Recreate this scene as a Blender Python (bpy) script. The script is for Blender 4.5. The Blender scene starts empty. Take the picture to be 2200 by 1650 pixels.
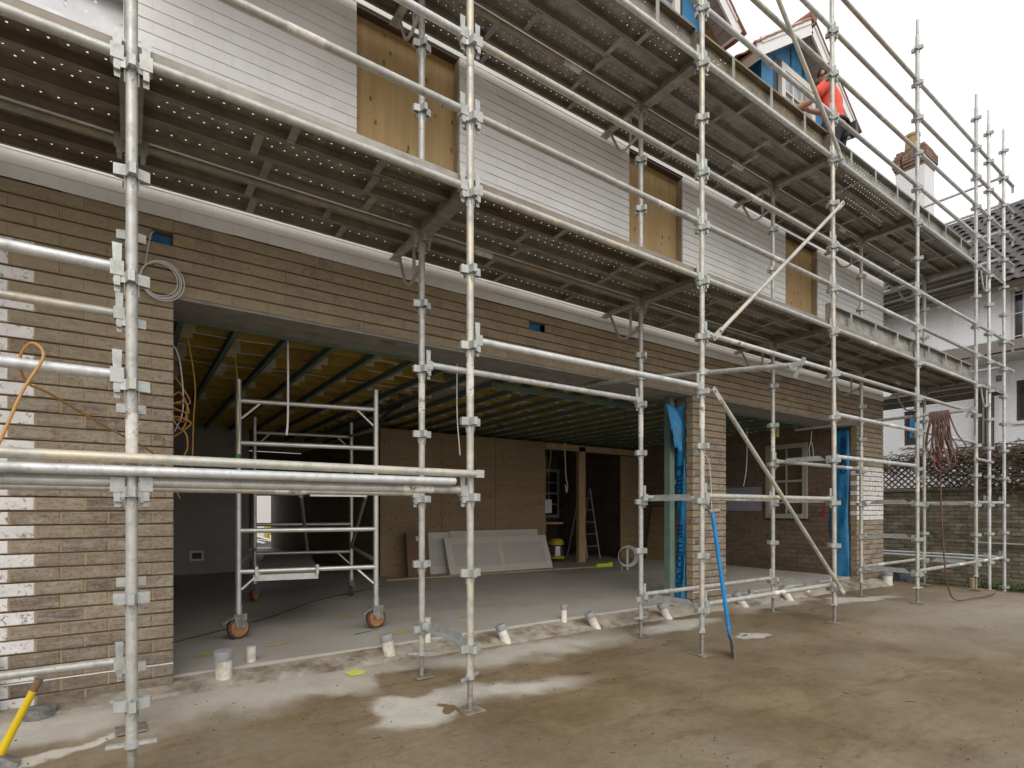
import bpy, bmesh, math, random
from mathutils import Vector, Matrix
R = math.radians
random.seed(7)
SC = bpy.context.scene
COL = SC.collection

# ------------------------------------------------------------------ camera, sky, sun, exposure
cam_d = bpy.data.cameras.new("camera"); cam = bpy.data.objects.new("camera", cam_d); COL.objects.link(cam)
CAMF = 1185.0; CA = math.atan(1705 / CAMF); CS, CC = math.sin(CA), math.cos(CA); CH = 1.315
cam.location = (0, 0, CH); cam.rotation_euler = (R(90), 0, -math.asin(CC))
cam_d.sensor_width = 36; cam_d.lens = 36 * CAMF / 2200; cam_d.shift_y = 271 / 2200
cam_d.clip_start = 0.05; cam_d.clip_end = 400
SC.camera = cam
W = bpy.data.worlds.new("World"); SC.world = W; W.use_nodes = True
wn, wl = W.node_tree.nodes, W.node_tree.links
bg = wn["Background"]
sky = wn.new("ShaderNodeTexSky"); sky.sky_type = 'NISHITA'; sky.sun_disc = False
sky.sun_elevation = R(41); sky.sun_rotation = R(205); sky.dust_density = 6; sky.air_density = 1.5
mul = wn.new("ShaderNodeMixRGB"); mul.blend_type = 'MULTIPLY'; mul.inputs[0].default_value = 1
mul.inputs[2].default_value = (0.09, 0.09, 0.09, 1)
wl.new(sky.outputs[0], mul.inputs[1])
mixw = wn.new("ShaderNodeMixRGB"); mixw.inputs[0].default_value = 0.86     # closed white cloud layer
mixw.inputs[2].default_value = (1.16, 1.17, 1.19, 1)
wl.new(mul.outputs[0], mixw.inputs[1]); wl.new(mixw.outputs[0], bg.inputs[0]); bg.inputs[1].default_value = 1.0
sun_d = bpy.data.lights.new("sun", 'SUN'); sun = bpy.data.objects.new("sun", sun_d); COL.objects.link(sun)
sun_d.energy = 1.45; sun_d.angle = R(45); sun_d.color = (1, 0.97, 0.92)
sun.rotation_euler = (R(49), 0, R(-25))
vs = SC.view_settings; vs.view_transform = 'Standard'; vs.look = 'None'; vs.gamma = 1; vs.exposure = 0.15
vs.use_curve_mapping = False

# ------------------------------------------------------------------ helpers
def px(X, Y, z):
    d = CC * X + CS * Y
    l = CS * X - CC * Y
    if d < .1: return (-9999, -9999, 0)
    return (1100 + CAMF * l / d, 1096 - CAMF * (z - CH) / d, CAMF / d)

class MB:
    def __init__(s): s.v = []; s.f = []
    def add(s, vs_, fs):
        b = len(s.v); s.v += [tuple(p) for p in vs_]; s.f += [tuple(i + b for i in q) for q in fs]; return s
    def box(s, a, b):
        x0, y0, z0 = a; x1, y1, z1 = b
        return s.add([(x0,y0,z0),(x1,y0,z0),(x1,y1,z0),(x0,y1,z0),(x0,y0,z1),(x1,y0,z1),(x1,y1,z1),(x0,y1,z1)],
                     [(0,3,2,1),(4,5,6,7),(0,1,5,4),(1,2,6,5),(2,3,7,6),(3,0,4,7)])
    def obox(s, M, a, b):
        n = len(s.v); s.box(a, b)
        for i in range(n, len(s.v)): s.v[i] = tuple(M @ Vector(s.v[i]))
        return s
    def frames(s, pts):
        pts = [Vector(p) for p in pts]; out = []; u = None
        for i, p in enumerate(pts):
            t = (pts[min(i+1, len(pts)-1)] - pts[max(i-1, 0)])
            if t.length < 1e-9: t = Vector((0,0,1))
            t.normalize()
            if u is None:
                u = t.cross(Vector((0,0,1)) if abs(t.z) < .9 else Vector((1,0,0)))
            u = u - t * u.dot(t)
            if u.length < 1e-6: u = t.orthogonal()
            u.normalize(); out.append((p, u.copy(), t.cross(u)))
        return out
    def tube(s, pts, r, n=12, cap=True, r1=None):
        fr = s.frames(pts); m = len(fr); b = len(s.v)
        for i, (p, u, w) in enumerate(fr):
            rr = r if not isinstance(r, (list, tuple)) else r[i]
            if r1 is not None: rr = r + (r1 - r) * i / (m - 1)
            for k in range(n):
                a = 2 * math.pi * k / n
                s.v.append(tuple(p + u * (rr * math.cos(a)) + w * (rr * math.sin(a))))
        for i in range(m - 1):
            for k in range(n):
                k2 = (k + 1) % n
                s.f.append((b+i*n+k, b+i*n+k2, b+(i+1)*n+k2, b+(i+1)*n+k))
        if cap:
            s.f.append(tuple(b + k for k in reversed(range(n)))); s.f.append(tuple(b + (m-1)*n + k for k in range(n)))
        return s
    def prism(s, poly, M, d):
        """poly in local xy, extruded along local z by d, placed with M"""
        n = len(poly); b = len(s.v)
        for z in (0, d):
            for (x, y) in poly: s.v.append(tuple(M @ Vector((x, y, z))))
        s.f.append(tuple(b + k for k in reversed(range(n)))); s.f.append(tuple(b + n + k for k in range(n)))
        for k in range(n):
            k2 = (k + 1) % n; s.f.append((b+k, b+k2, b+n+k2, b+n+k))
        return s
    def lathe(s, prof, c=(0,0,0), n=20):
        b = len(s.v); m = len(prof)
        for (r, z) in prof:
            for k in range(n):
                a = 2*math.pi*k/n; s.v.append((c[0]+r*math.cos(a), c[1]+r*math.sin(a), c[2]+z))
        for i in range(m-1):
            for k in range(n):
                k2 = (k+1) % n; s.f.append((b+i*n+k, b+i*n+k2, b+(i+1)*n+k2, b+(i+1)*n+k))
        s.f.append(tuple(b+k for k in reversed(range(n)))); s.f.append(tuple(b+(m-1)*n+k for k in range(n)))
        return s
    def mesh(s, name, mat, smooth=False):
        me = bpy.data.meshes.new(name); me.from_pydata(s.v, [], s.f); me.update()
        if mat: me.materials.append(mat)
        if smooth:
            me.polygons.foreach_set("use_smooth", [True] * len(me.polygons))
            try: me.set_sharp_from_angle(angle=R(40))
            except Exception: pass
        return me
    def build(s, name, mat, parent=None, smooth=False):
        return link(name, s.mesh(name, mat, smooth), parent)

def link(name, me, parent=None, loc=None, rot=None):
    o = bpy.data.objects.new(name, me); COL.objects.link(o)
    if parent is not None:
        o.parent = parent
        if loc is None:   # mesh data in world coordinates under a parent that may be moved: cancel the parent's transform
            o.matrix_parent_inverse = wmat(parent).inverted()
    if loc is not None: o.location = loc
    if rot is not None: o.rotation_euler = rot
    return o
def wmat(o):
    m = Matrix.LocRotScale(o.location, o.rotation_euler, o.scale)
    return (wmat(o.parent) @ o.matrix_parent_inverse @ m) if o.parent else m
def link_w(name, me, parent, M):
    """link with a world matrix under a parent"""
    o = bpy.data.objects.new(name, me); COL.objects.link(o); o.parent = parent
    o.matrix_parent_inverse = wmat(parent).inverted()
    l, r, sc = M.decompose(); o.location = l; o.rotation_euler = r.to_euler(); o.scale = sc
    return o
def empty(name, loc=(0,0,0), rz=0):
    o = bpy.data.objects.new(name, None); COL.objects.link(o); o.location = loc; o.rotation_euler = (0,0,rz); return o
def tag(o, label=None, cat=None, group=None, kind=None):
    if label: o["label"] = label
    if cat: o["category"] = cat
    if group: o["group"] = group
    if kind: o["kind"] = kind
    return o
def T(x, y, z): return Matrix.Translation((x, y, z))
def RZ(a): return Matrix.Rotation(a, 4, 'Z')
def RX(a): return Matrix.Rotation(a, 4, 'X')
def RY(a): return Matrix.Rotation(a, 4, 'Y')
def bez(p, n=24):
    """smooth Catmull-Rom through points"""
    P = [Vector(q) for q in p]; P = [P[0]*2 - P[1]] + P + [P[-1]*2 - P[-2]]; out = []
    for i in range(1, len(P)-2):
        for k in range(n):
            t = k / n
            out.append(0.5*((2*P[i]) + (P[i+1]-P[i-1])*t + (2*P[i-1]-5*P[i]+4*P[i+1]-P[i+2])*t*t + (3*P[i]-P[i-1]-3*P[i+1]+P[i+2])*t*t*t))
    out.append(P[-2]); return out

# ------------------------------------------------------------------ materials
class NT:
    def __init__(s, name):
        s.m = bpy.data.materials.new(name); s.m.use_nodes = True; s.n = s.m.node_tree.nodes; s.l = s.m.node_tree.links
        s.b = s.n["Principled BSDF"]
    def new(s, t, **kw):
        nd = s.n.new(t)
        for k, v in kw.items(): setattr(nd, k, v)
        return nd
    def coords(s, rnd=True, scale=(1,1,1)):
        tc = s.new("ShaderNodeTexCoord"); out = tc.outputs["Object"]
        if rnd:
            oi = s.new("ShaderNodeObjectInfo"); m = s.new("ShaderNodeVectorMath", operation='SCALE'); m.inputs[3].default_value = 53.0
            cx = s.new("ShaderNodeCombineXYZ")
            for i in range(3): s.l.new(oi.outputs["Random"], cx.inputs[i])
            s.l.new(cx.outputs[0], m.inputs[0])
            a = s.new("ShaderNodeVectorMath", operation='ADD'); s.l.new(out, a.inputs[0]); s.l.new(m.outputs[0], a.inputs[1]); out = a.outputs[0]
        if scale != (1,1,1):
            mp = s.new("ShaderNodeMapping"); mp.inputs["Scale"].default_value = scale; s.l.new(out, mp.inputs[0]); out = mp.outputs[0]
        return out
    def wpos(s, scale=(1,1,1)):
        g_ = s.new("ShaderNodeNewGeometry"); out = g_.outputs["Position"]
        if scale != (1,1,1):
            mp = s.new("ShaderNodeMapping"); mp.inputs["Scale"].default_value = scale; s.l.new(out, mp.inputs[0]); out = mp.outputs[0]
        return out
    def noise(s, co, scale, detail=5, rough=.6):
        nz = s.new("ShaderNodeTexNoise"); nz.inputs["Scale"].default_value = scale; nz.inputs["Detail"].default_value = detail
        nz.inputs["Roughness"].default_value = rough; s.l.new(co, nz.inputs["Vector"]); return nz.outputs["Fac"]
    def ramp(s, fac, stops):
        r = s.new("ShaderNodeValToRGB"); s.l.new(fac, r.inputs[0]); e = r.color_ramp.elements
        while len(e) < len(stops): e.new(.5)
        for el, (p, c) in zip(e, stops):
            el.position = p; el.color = (c[0], c[1], c[2], 1) if isinstance(c, (tuple, list)) else (c, c, c, 1)
        return r.outputs[0]
    def mix(s, fac, a, b, mode='MIX'):
        m = s.new("ShaderNodeMixRGB", blend_type=mode)
        for i, v in ((0, fac), (1, a), (2, b)):
            if isinstance(v, (int, float)): m.inputs[i].default_value = v if i == 0 else (v, v, v, 1)
            elif isinstance(v, tuple): m.inputs[i].default_value = (*v, 1)
            else: s.l.new(v, m.inputs[i])
        return m.outputs[0]
    def math(s, op, a, b):
        m = s.new("ShaderNodeMath", operation=op)
        for i, v in ((0, a), (1, b)):
            if isinstance(v, (int, float)): m.inputs[i].default_value = v
            else: s.l.new(v, m.inputs[i])
        return m.outputs[0]
    def rnd(s):
        oi = s.new("ShaderNodeObjectInfo"); g = s.new("ShaderNodeNewGeometry")
        return s.math('FRACT', s.math('ADD', oi.outputs["Random"], g.outputs["Random Per Island"]), 0)
    def bump(s, h, dist=.004, strength=.6):
        b = s.new("ShaderNodeBump"); b.inputs["Distance"].default_value = dist; b.inputs["Strength"].default_value = strength
        s.l.new(h, b.inputs["Height"]); s.l.new(b.outputs[0], s.b.inputs["Normal"])
    def done(s, col, rough=.7, metal=0, spec=None):
        if isinstance(col, tuple): s.b.inputs["Base Color"].default_value = (*col, 1)
        else: s.l.new(col, s.b.inputs["Base Color"])
        if isinstance(rough, (int, float)): s.b.inputs["Roughness"].default_value = rough
        else: s.l.new(rough, s.b.inputs["Roughness"])
        s.b.inputs["Metallic"].default_value = metal
        if spec is not None: s.b.inputs["Specular IOR Level"].default_value = spec
        return s.m

def m_whitewall():
    t = NT("white_painted_brick"); co = t.wpos()
    c = t.ramp(t.noise(co, 1.1, 6, .65), [(.3, (.73, .72, .70)), (.6, (.85, .84, .83))])
    c = t.mix(1, c, t.mix(t.rnd(), (1., 1., 1.), (.94, .94, .935)), 'MULTIPLY')
    c = t.mix(t.ramp(t.noise(t.wpos((9, 9, .8)), 1.2, 6, .75), [(.60, 0.0), (.76, .35)]), c, (.46, .42, .36))       # drip stains
    c = t.mix(t.ramp(t.noise(co, 26, 5, .7), [(.66, 0.0), (.74, .5)]), c, (.40, .36, .31))                           # chips
    t.bump(t.noise(co, 60, 5), .003, .6)
    return t.done(c, .55)
def mottled(name, c1, c2, scale=6, rough=.7, metal=0, bump=.002, c3=None, s3=2.0, t3=(.58, .7), stretch=(1,1,1), bscale=None, spec=None, rv=0):
    t = NT(name); co = t.coords(True, stretch)
    c = t.ramp(t.noise(co, scale), [(.32, c1), (.68, c2)])
    if rv:
        c = t.mix(t.rnd(), c, t.mix(1, c, (rv, rv, rv), 'MULTIPLY'))
    if c3:
        c = t.mix(t.ramp(t.noise(co, s3, 6, .7), [(t3[0], 0.0), (t3[1], 1.0)]), c, c3)
    if bump: t.bump(t.noise(co, bscale or scale * 8, 4), bump)
    return t.done(c, rough, metal, spec)

def m_tube(name, base, splat, amount):
    t = NT(name); co = t.coords(True)
    c = t.ramp(t.noise(co, 14, 6, .65), [(.3, tuple(b*.72 for b in base)), (.5, base), (.75, tuple(min(1, b*1.22) for b in base))])
    c = t.mix(t.ramp(t.noise(co, 3.2, 6, .75), [(amount, 0.0), (amount+.09, 1.0)]), c, splat)         # dried concrete and grime
    c = t.mix(t.ramp(t.noise(co, 5.3, 7, .8), [(.66, 0.0), (.76, .8)]), c, (.16, .09, .04))            # rust bloom
    c = t.mix(t.ramp(t.noise(co, 60, 3), [(.60, 0.0), (.72, .45)]), c, (.16, .15, .13))
    t.bump(t.noise(co, 90, 4), .0012, .5)
    return t.done(c, t.ramp(t.noise(co, 9), [(.3, .38), (.7, .62)]), .35, .5)
M = {}
M['galv'] = m_tube("galvanised_tube", (.46, .455, .425), (.56, .50, .40), .60)
M['galv_new'] = m_tube("bright_galvanised_tube", (.58, .59, .59), (.55, .52, .45), .68)
M['galv_dirty'] = m_tube("cement_stained_tube", (.47, .46, .41), (.60, .52, .40), .52)
M['steel_fit'] = m_tube("galvanised_fitting", (.43, .44, .42), (.50, .45, .37), .60)
M['galv_dark'] = m_tube("grimy_tube", (.26, .25, .21), (.34, .27, .18), .52)
M['thread'] = mottled("screw_jack_steel", (.20, .18, .15), (.38, .35, .30), 20, .55, .4)
M['plate'] = mottled("base_plate_steel", (.16, .13, .10), (.34, .30, .25), 18, .7, .3)
def m_plank(name, a, b, rust):
    t = NT(name); co = t.coords(True)
    c = t.ramp(t.noise(co, 5, 7, .7), [(.28, a), (.72, b)])
    st = t.coords(True, (1.2, 9, 9)); c = t.mix(t.ramp(t.noise(st, 2.2, 5), [(.45, 0.0), (.75, .55)]), c, tuple(x*.5 for x in a))
    c = t.mix(t.ramp(t.noise(co, 3.1, 8, .8), [(.56, 0.0), (.70, .85)]), c, rust)
    c = t.mix(t.rnd(), c, t.mix(1, c, (.72, .70, .68), 'MULTIPLY'))
    t.bump(t.noise(co, 70, 4), .0015, .5)
    return t.done(c, .58, .25)
M['plank'] = m_plank("weathered_deck_steel", (.25, .235, .205), (.45, .425, .37), (.21, .145, .085))
M['plank_rust'] = m_plank("rusted_deck_steel", (.21, .185, .155), (.36, .31, .25), (.27, .15, .065))
M['toe'] = m_plank("toe_board_steel", (.30, .30, .28), (.46, .45, .41), (.25, .16, .08))
M['toe_tan'] = m_plank("tan_toe_board_steel", (.24, .20, .13), (.36, .31, .21), (.2, .13, .06))
M['toe_white'] = mottled("pale_spotted_steel", (.50, .50, .51), (.66, .66, .68), 9, .6, .2, .001, (.22, .20, .18), 7, (.60, .66))

def m_brick(name, c1, c2, c3, smear, wash=(.36, .29, .185)):
    t = NT(name); co = t.wpos(); r = t.rnd()
    c = t.ramp(r, [(0, c1), (.3, c2), (.55, c3), (.8, c2), (1, c1)])
    co2 = t.wpos((2.0, 2.0, 13))
    c = t.mix(t.ramp(t.noise(co2, 3.0, 6, .72), [(.40, 0.0), (.70, .8)]), c, smear)
    c = t.mix(t.ramp(t.noise(co, 6.5, 7, .78), [(.50, 0.0), (.64, .6)]), c, smear)
    c = t.mix(t.ramp(t.noise(co, 38, 6, .75), [(.50, 0.0), (.66, .62)]), c, tuple(x*.45 for x in c3))
    c = t.mix(t.ramp(t.noise(t.wpos((14, 14, 1.5)), 5, 5, .7), [(.58, 0.0), (.72, .4)]), c, smear)
    sp = t.new("ShaderNodeSeparateXYZ"); t.l.new(co, sp.inputs[0])
    def zr(a, b):
        mr = t.new("ShaderNodeMapRange", interpolation_type='SMOOTHSTEP'); t.l.new(t.math('ADD', sp.outputs[2], t.math('MULTIPLY', t.noise(co, 1.7, 4), .9)), mr.inputs[0])
        mr.inputs[1].default_value = a; mr.inputs[2].default_value = b; return mr.outputs[0]
    c = t.mix(t.math('MULTIPLY', t.math('MULTIPLY', zr(2.2, 3.1), .62), t.ramp(t.noise(co, 1.5, 5), [(.34, .25), (.6, 1.0)])), c, wash)      # clay slurry left on the newest courses
    c = t.mix(t.math('MULTIPLY', t.math('SUBTRACT', 1, zr(.45, 1.0)), .5), c, tuple(x*.6 for x in c3))                                       # damp foot of the wall
    t.bump(t.math('ADD', t.noise(co, 120, 5), t.noise(co2, 6, 3)), .005, .8)
    return t.done(c, .9, 0, .3)
M['brick'] = m_brick("brown_brick", (.215, .162, .118), (.300, .232, .162), (.118, .086, .068), (.42, .37, .30))
M['mortar'] = mottled("sandy_mortar", (.29, .215, .125), (.38, .29, .17), 16, .95, 0, .004)
M['white_brick'] = m_whitewall()
M['white_old'] = mottled("chipped_white_paint", (.66, .64, .62), (.78, .76, .75), 9, .8, 0, .004, (.25, .20, .17), 30, (.54, .64), bscale=60)
M['white_joint'] = mottled("painted_joint", (.66, .65, .62), (.80, .79, .77), 8, .7, 0, .002)
M['dark_brick'] = m_brick("old_red_brown_brick", (.15, .095, .07), (.20, .13, .095), (.11, .074, .058), (.24, .19, .15), (.22, .17, .13))
M['bed'] = mottled("raked_shade_toned_mortar", (.18, .135, .08), (.26, .195, .115), 9, .95, 0, .004)  # mortar colour darkened to paint in the shadow of the raked bed joints
M['dark_mortar'] = mottled("grey_old_mortar", (.17, .15, .13), (.24, .21, .18), 15, .95)
M['moss_brick'] = mottled("mossy_garden_brick", (.16, .135, .095), (.30, .25, .18), 5, .95, 0, .004, (.085, .085, .028), 1.7, (.5, .66), rv=.6)
M['moss_mortar'] = mottled("black_lichen_mortar", (.06, .055, .04), (.12, .105, .075), 9, .95)
M['lintel'] = mottled("steel_lintel_soffit", (.20, .19, .18), (.30, .29, .27), 7, .8, .1, .002, (.11, .10, .09), 4)
M['tealpine'] = mottled("green_treated_pine", (.10, .155, .132), (.15, .212, .178), 5, .8, 0, .001, (.17, .17, .11), 3, stretch=(1, 1, 1))
M['yellow_lvl'] = mottled("yellow_coated_joist", (.36, .25, .04), (.50, .36, .07), 4, .7, 0, .001, (.22, .15, .06), 2)
M['pine'] = mottled("raw_pine", (.36, .25, .13), (.50, .37, .20), 4, .75, 0, .001, stretch=(6, 6, .8))
M['grey_block'] = mottled("grey_hanger_block", (.46, .41, .33), (.60, .53, .42), 9, .8)
M['subfloor'] = mottled("particle_board", (.22, .15, .085), (.30, .21, .125), 14, .85)
def m_ply(name, c1, c2, knots, along=(9, 9, .45)):
    t = NT(name); co = t.coords(True, along)
    nz = t.noise(co, 1.5, 7, .65); n2 = t.noise(co, 7, 4, .6)
    c = t.ramp(nz, [(.28, c1), (.5, tuple((p+q)/2 for p, q in zip(c1, c2))), (.72, c2)])
    c = t.mix(t.ramp(n2, [(.5, 0.0), (.75, .35)]), c, tuple(x*.62 for x in c1))
    c = t.mix(t.ramp(t.noise(t.coords(True), 1.3, 3), [(.4, 0.0), (.7, .35)]), c, tuple(x*.8 for x in c1))
    if knots:
        v = t.new("ShaderNodeTexVoronoi"); v.inputs["Scale"].default_value = 8.0; t.l.new(t.coords(True, (1.5, 1.5, .8)), v.inputs["Vector"])
        c = t.mix(t.ramp(v.outputs["Distance"], [(.06, .95), (.15, .35), (.22, 0.0)]), c, (.12, .055, .02))
    t.bump(n2, .001, .3)
    return t.done(c, .6, 0, .35)
M['ply'] = m_ply("knotty_plywood", (.40, .26, .115), (.56, .40, .20), True)
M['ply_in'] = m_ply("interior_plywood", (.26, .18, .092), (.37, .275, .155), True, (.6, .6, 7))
def m_conc(name, a, b, dark):
    t = NT(name); co = t.coords(False)
    c = t.ramp(t.noise(co, 1.6, 7, .65), [(.3, a), (.7, b)])
    c = t.mix(t.ramp(t.noise(co, .5, 5, .7), [(.52, 0.0), (.64, .45)]), c, dark)
    c = t.mix(t.ramp(t.noise(co, 45, 4, .7), [(.56, 0.0), (.7, .35)]), c, dark)
    t.bump(t.noise(co, 80, 5), .002, .4)
    return t.done(c, t.ramp(t.noise(co, 1.1), [(.3, .45), (.7, .7)]), 0, .4)
M['floor'] = m_conc("new_floor_slab", (.38, .35, .31), (.48, .445, .40), (.29, .265, .235))
M['render'] = m_conc("grey_render", (.29, .265, .23), (.38, .35, .31), (.21, .19, .165))
def plain(name, c, rough=.6, metal=0, v=.85, scale=12, bump=.001):
    return mottled(name, tuple(x*v for x in c), c, scale, rough, metal, bump)
M['pvc'] = mottled("cement_splashed_pvc", (.62, .58, .51), (.76, .73, .67), 8, .6, 0, .002, (.42, .35, .26), 5, (.5, .66))
M['pvc_grey'] = plain("grey_pipe_cap", (.34, .345, .35))
M['black'] = plain("black_plastic", (.025, .025, .028), .5)
M['white'] = plain("white_paint", (.78, .77, .75), .5, 0, .92)
M['cream'] = plain("cream_joinery_paint", (.66, .62, .55), .5, 0, .92)
M['doorpaint'] = plain("primed_door_panel", (.62, .59, .52), .55, 0, .93)
M['doorpanel'] = plain("primed_recessed_panel", (.52, .49, .43), .6, 0, .93)
M['alu'] = mottled("brushed_aluminium", (.50, .49, .47), (.64, .63, .60), 8, .42, .65, .0006, (.36, .31, .25), 4, (.62, .74))
M['alu_dark'] = mottled("dull_aluminium", (.28, .27, .26), (.38, .37, .35), 8, .5, .5, .0006)
M['deckply'] = mottled("worn_deck_ply", (.10, .085, .075), (.17, .14, .12), 6, .7)
M['rubber'] = plain("dark_red_rubber", (.10, .045, .035), .7)
M['orangehub'] = mottled("rusty_orange_wheel", (.28, .12, .04), (.45, .22, .075), 7, .6)
M['blue'] = None
def m_wrap():
    t = NT("blue_building_wrap"); co = t.coords(False)
    n = t.noise(co, 7, 5, .6)
    c = t.ramp(n, [(.3, (.008, .15, .34)), (.7, (.015, .25, .52))])
    c = t.mix(t.ramp(t.noise(co, 3.3, 6, .7), [(.48, 0.0), (.7, .5)]), c, (.16, .20, .24))
    t.bump(t.noise(t.coords(False, (1, 1, .35)), 12, 4), .02, .7)
    return t.done(c, .45, 0, .5)
M['blue'] = m_wrap()
M['tape'] = plain("dark_flashing_tape", (.03, .03, .045), .4)
M['bluehandle'] = mottled("worn_blue_handle", (.0, .17, .46), (.01, .23, .56), 6, .45, 0, .001, (.30, .30, .30), 16, (.62, .7))
M['yellow'] = plain("yellow_fibreglass", (.72, .50, .01), .45)
M['toolsteel'] = mottled("cement_caked_steel", (.13, .13, .14), (.33, .31, .28), 22, .7, .3, .003)
M['orangecable'] = plain("orange_cable", (.46, .235, .06), .5)
M['whitecable'] = plain("white_cable", (.72, .71, .72), .45)
M['yellowcable'] = plain("yellow_cable", (.40, .32, .03), .5)
M['hose'] = plain("brown_red_air_hose", (.15, .075, .06), .5, 0, .75)
M['red'] = plain("red_tape", (.50, .03, .03), .6)
M['card'] = plain("cardboard", (.20, .125, .065), .85)
M['paper'] = plain("white_paper", (.70, .70, .74), .8)
M['vac'] = plain("vacuum_yellow", (.62, .47, .03), .45)
M['chrome'] = plain("steel_tub", (.55, .55, .55), .25, .9)
M['glass'] = NT("window_glass").done((.25, .29, .33), .06, 0, .8)
M['darkglass'] = NT("dark_window").done((.03, .035, .045), .08, 0, .8)
M['soffit'] = plain("taupe_soffit_board", (.40, .34, .31), .6)
M['terracotta'] = mottled("terracotta_tile", (.30, .13, .085), (.42, .20, .14), 6, .8, 0, .002, rv=.75)
M['slate'] = mottled("dark_purple_brown_tile", (.055, .042, .042), (.095, .075, .074), 5, .6, 0, .002, rv=.7)
M['roughcast'] = mottled("white_roughcast", (.60, .60, .60), (.80, .80, .79), 26, .9, 0, .02, bscale=34)
M['capbrick'] = mottled("weathered_cap_brick", (.20, .11, .075), (.32, .20, .14), 7, .9, 0, .003, rv=.6)
M['pot'] = plain("yellow_clay_pot", (.36, .26, .11), .85)
def m_nwall():
    t = NT("neighbour_white_brick"); co = t.coords(False)
    sp = t.new("ShaderNodeSeparateXYZ"); t.l.new(co, sp.inputs[0]); cb = t.new("ShaderNodeCombineXYZ")
    t.l.new(sp.outputs[1], cb.inputs[0]); t.l.new(sp.outputs[2], cb.inputs[1])
    br = t.new("ShaderNodeTexBrick"); br.inputs["Scale"].default_value = 1; br.inputs["Brick Width"].default_value = .24; br.inputs["Row Height"].default_value = .086
    br.inputs["Mortar Size"].default_value = .006; br.inputs["Color1"].default_value = (1,1,1,1); br.inputs["Color2"].default_value = (.96,.96,.96,1); br.inputs["Mortar"].default_value = (.4,.4,.4,1)
    t.l.new(cb.outputs[0], br.inputs[0])
    c = t.mix(1, t.ramp(t.noise(co, 1.4, 5), [(.3, (.82, .82, .82)), (.7, (.88, .88, .88))]), t.mix(.22, (1.,1.,1.), br.outputs["Color"]), 'MULTIPLY')
    c = t.mix(t.ramp(t.noise(t.coords(False, (1, 1, .25)), 1.5, 6, .7), [(.60, 0.0), (.76, .5)]), c, (.58, .50, .37))
    t.bump(br.outputs["Color"], .006, .6)
    return t.done(c, .75)
M['nwall'] = m_nwall()
M['brownwood'] = plain("dark_brown_timber", (.075, .05, .04), .7)
M['taupe'] = plain("taupe_awning", (.25, .21, .19), .7)
M['latt'] = mottled("old_lattice_timber", (.13, .10, .075), (.22, .18, .13), 9, .9)
M['twig'] = mottled("bare_vine_twig", (.07, .05, .035), (.17, .13, .09), 12, .9)
M['leaf'] = mottled("small_green_leaf", (.05, .09, .015), (.10, .15, .03), 7, .7)
M['skin'] = plain("skin", (.42, .22, .14), .5, 0, .93)
M['hair'] = plain("short_dark_hair", (.045, .035, .03), .7)
M['orange'] = mottled("hi_vis_orange_shirt", (.74, .085, .05), (.86, .13, .08), 9, .8)
M['trousers'] = plain("dark_navy_trousers", (.03, .032, .045), .85)
M['tarp'] = plain("black_plastic_sheet", (.025, .027, .035), .25)
M['soil'] = mottled("damp_soil", (.06, .05, .035), (.13, .10, .07), 8, .95, 0, .01)
M['yellowpaint'] = mottled("yellow_spray_paint", (.45, .34, .05), (.52, .42, .14), 20, .8)
M['limepaint'] = mottled("lime_spray_paint", (.55, .58, .04), (.62, .64, .2), 20, .8)
M['greentape'] = plain("green_tape", (.01, .22, .12), .5)
M['pinkpaint'] = plain("pink_marker_paint", (.50, .015, .09), .7)
M['sticker'] = mottled("torn_paper_sticker", (.55, .52, .46), (.72, .70, .66), 30, .8, 0, .001, (.25, .19, .13), 14, (.55, .62))
M['timberform'] = mottled("formwork_timber", (.20, .12, .07), (.30, .19, .11), 8, .85)

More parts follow.
